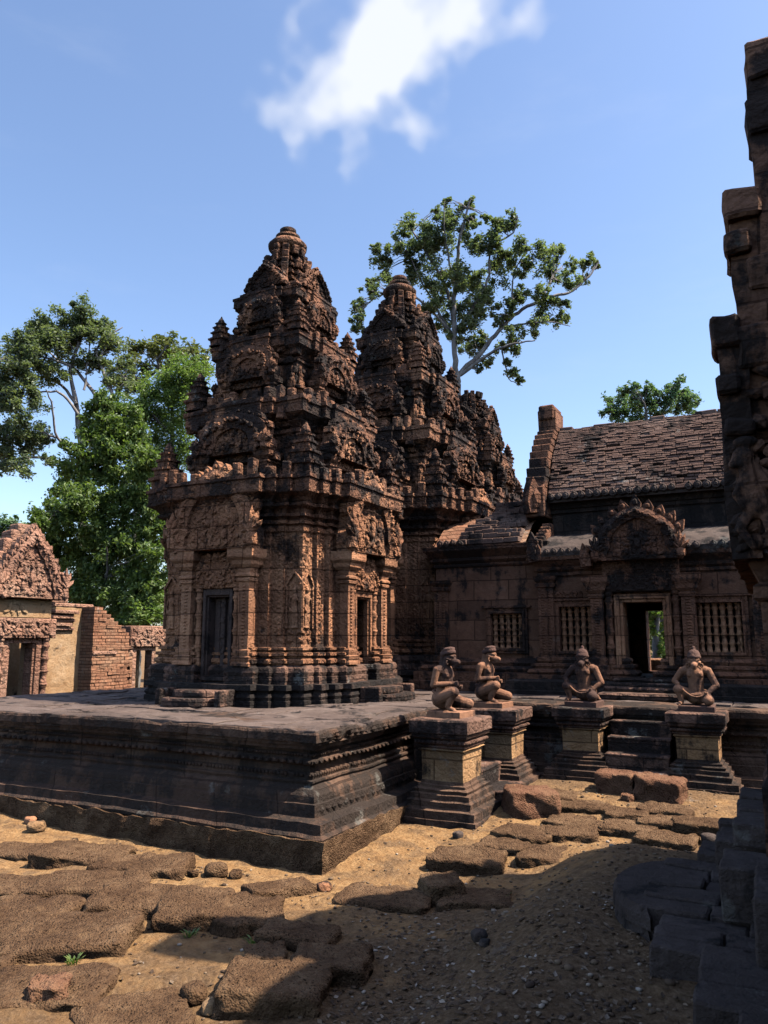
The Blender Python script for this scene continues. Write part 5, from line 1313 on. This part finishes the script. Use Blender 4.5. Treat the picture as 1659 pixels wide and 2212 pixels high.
tree('leafy_tree', 'dense fresh green leafy tree beyond the ruined brick wall', 'tree', 21, cL,
  [([(540, 1700), (560, 1500), (555, 1380)], 1), ([(556, 1400), (440, 1200), (300, 1200)], .5), ([(556, 1400), (690, 1050), (770, 900)], .4), ([(555, 1400), (520, 1050), (480, 850)], .4), ([(556, 1400), (590, 1000), (600, 720)], .4)],
  [(490,640,45),(580,620,50),(620,660,55),(560,720,70),(470,750,55),(680,740,65),(620,800,80),(500,830,70),(420,880,60),(560,900,80),(680,900,80),(760,920,65),(330,1060,50),(400,1000,70),(500,1000,80),(620,1010,80),(740,1020,75),(790,950,50),(380,1150,70),(300,1200,60),(200,1230,50),(480,1160,80),(600,1130,80),(720,1150,80),(790,1120,60),(300,1300,80),(420,1290,80),(540,1280,85),(660,1280,85),(770,1270,75),(280,1400,70),(380,1420,80),(500,1420,85),(620,1410,85),(740,1400,85),(400,1540,85),(520,1550,85),(640,1540,85),(760,1520,75),(450,1650,65),(560,1640,75),(680,1620,75),(780,1600,60),(360,1620,60),(820,1300,60),(820,1430,60),(820,1560,70),(830,1660,70),(820,1180,60),(560,1750,60),(700,1720,60)],
  M['leaf_mid'], M['bark'], .12, 3600, .05, 1.5, 8, droop=.7, fill=1.4)
tree('leafy_bush', 'rounded light green bush right above the ruined brick wall', 'bush', 20, cL,
  [([(720, 1900), (720, 1790), (760, 1700)], 1)], [(640,1750,55),(720,1710,70),(790,1690,65),(760,1770,65),(690,1800,55),(820,1740,60),(620,1790,40)],
  M['leaf_bright'], M['bark'], .10, 2200, .05, .7, 9, fill=2)
tree('distant_tree', 'pale distant foliage at the left edge behind the gatehouse gable', 'tree', 34, cL,
  [([(20, 1700), (20, 1400), (40, 1280)], 1)], [(0,1270,50),(60,1310,45),(20,1350,45),(110,1290,35),(-50,1320,60),(90,1360,50),(-20,1430,60),(60,1250,25)],
  M['leaf_blue'], M['bark'], .22, 520, .10, 1.0, 10)
tree('distant_tree', 'small bluish green tree showing above the brick roof of the hall', 'tree', 36, c5,
  [([(860, 500), (860, 200), (830, 60)], 1), ([(860, 200), (1040, 40), (1070, -80)], .6), ([(850, 230), (680, 120)], .5)],
  [(620,60,38),(590,120,34),(650,110,45),(700,60,45),(720,130,50),(780,30,45),(800,110,55),(870,60,45),(930,20,45),(1080,-80,34),(1030,-30,45),(1100,10,45),(1140,50,45),(1060,80,55),(1180,70,30),(980,100,55),(900,130,55),(1120,120,45),(680,180,55),(800,180,55),(700,0,34),(760,-30,30),(840,-20,34),(1000,40,40),(900,-20,30)],
  M['leaf_blue'], M['bark'], .16, 1200, .12, 1.4, 11)
# garden seen through the hall doorway
cD = lambda x, y: (x, y)
tree('garden_tree', 'slim tree with sunny green leaves seen through the open hall doorway', 'tree', 19, cD,
  [([(1418, 1440), (1417, 1380), (1420, 1300), (1424, 1230)], 1)], [(1405,1330,14),(1430,1340,16),(1436,1310,16),(1410,1360,10),(1440,1370,14),(1432,1400,12),(1404,1300,16),(1450,1340,18),(1395,1340,16),(1420,1270,26),(1440,1420,10)],
  M['leaf_bright'], M['bark_pale'], .14, 900, .10, .8, 12, fill=2)
tree('garden_bush', 'low green bush at the back of the garden seen through the hall doorway', 'bush', 23, cD,
  [([(1425, 1450), (1425, 1420), (1430, 1390)], 1)], [(1400,1400,22),(1430,1400,24),(1460,1400,24),(1410,1370,22),(1440,1365,22),(1420,1340,24),(1450,1330,24),(1400,1340,24),(1430,1300,28)],
  M['leaf_mid'], M['bark'], .14, 900, .06, .6, 13, fill=2)
bm = NB(); box(bm, -2.4, -1.0, 13.25, 13.5, .3, 1.30, None, .02); jitter(bm, .01, 6); tag(obj('low_wall', bm, M['sand_plain']), 'low dull red stone wall seen through the open hall doorway', 'wall')

# ------------------------------------------------------------------ small weeds
for i, (x, y, h, lab) in enumerate(((-2.66, 3.62, .07, 'small green weed between the holed block and its rounded neighbour'), (-3.02, 3.52, .05, 'tiny green weed in front of the holed laterite block'), (-1.72, 4.98, .06, 'thin dry weed on the sand behind the pointed lump'), (-3.30, 2.98, .05, 'tiny weed in the shade of the tipped up block'))):
    rg = random.Random(i); bm = NB()
    for k in range(26):
        a = rg.uniform(0, 6.28); l = h * rg.uniform(.5, 1.1); w = .006; d = Vector((math.cos(a), math.sin(a), 0)); n = Vector((-d.y, d.x, 0)); b = d * rg.uniform(0, .03)
        q = [bm.verts.new(b + n * w * .4), bm.verts.new(b + d * l * .3 + n * w + Vector((0, 0, l * .6))), bm.verts.new(b + d * l * .7 + Vector((0, 0, l * .8))), bm.verts.new(b + d * l * .3 - n * w + Vector((0, 0, l * .6)))]
        bm.faces.new(q)
    o = obj('weed', bm, M['leaf_mid'] if i != 2 else M['leaf_olive'], loc=(x, y, gz(x, y))); tag(o, lab, 'weed', 'small weeds')
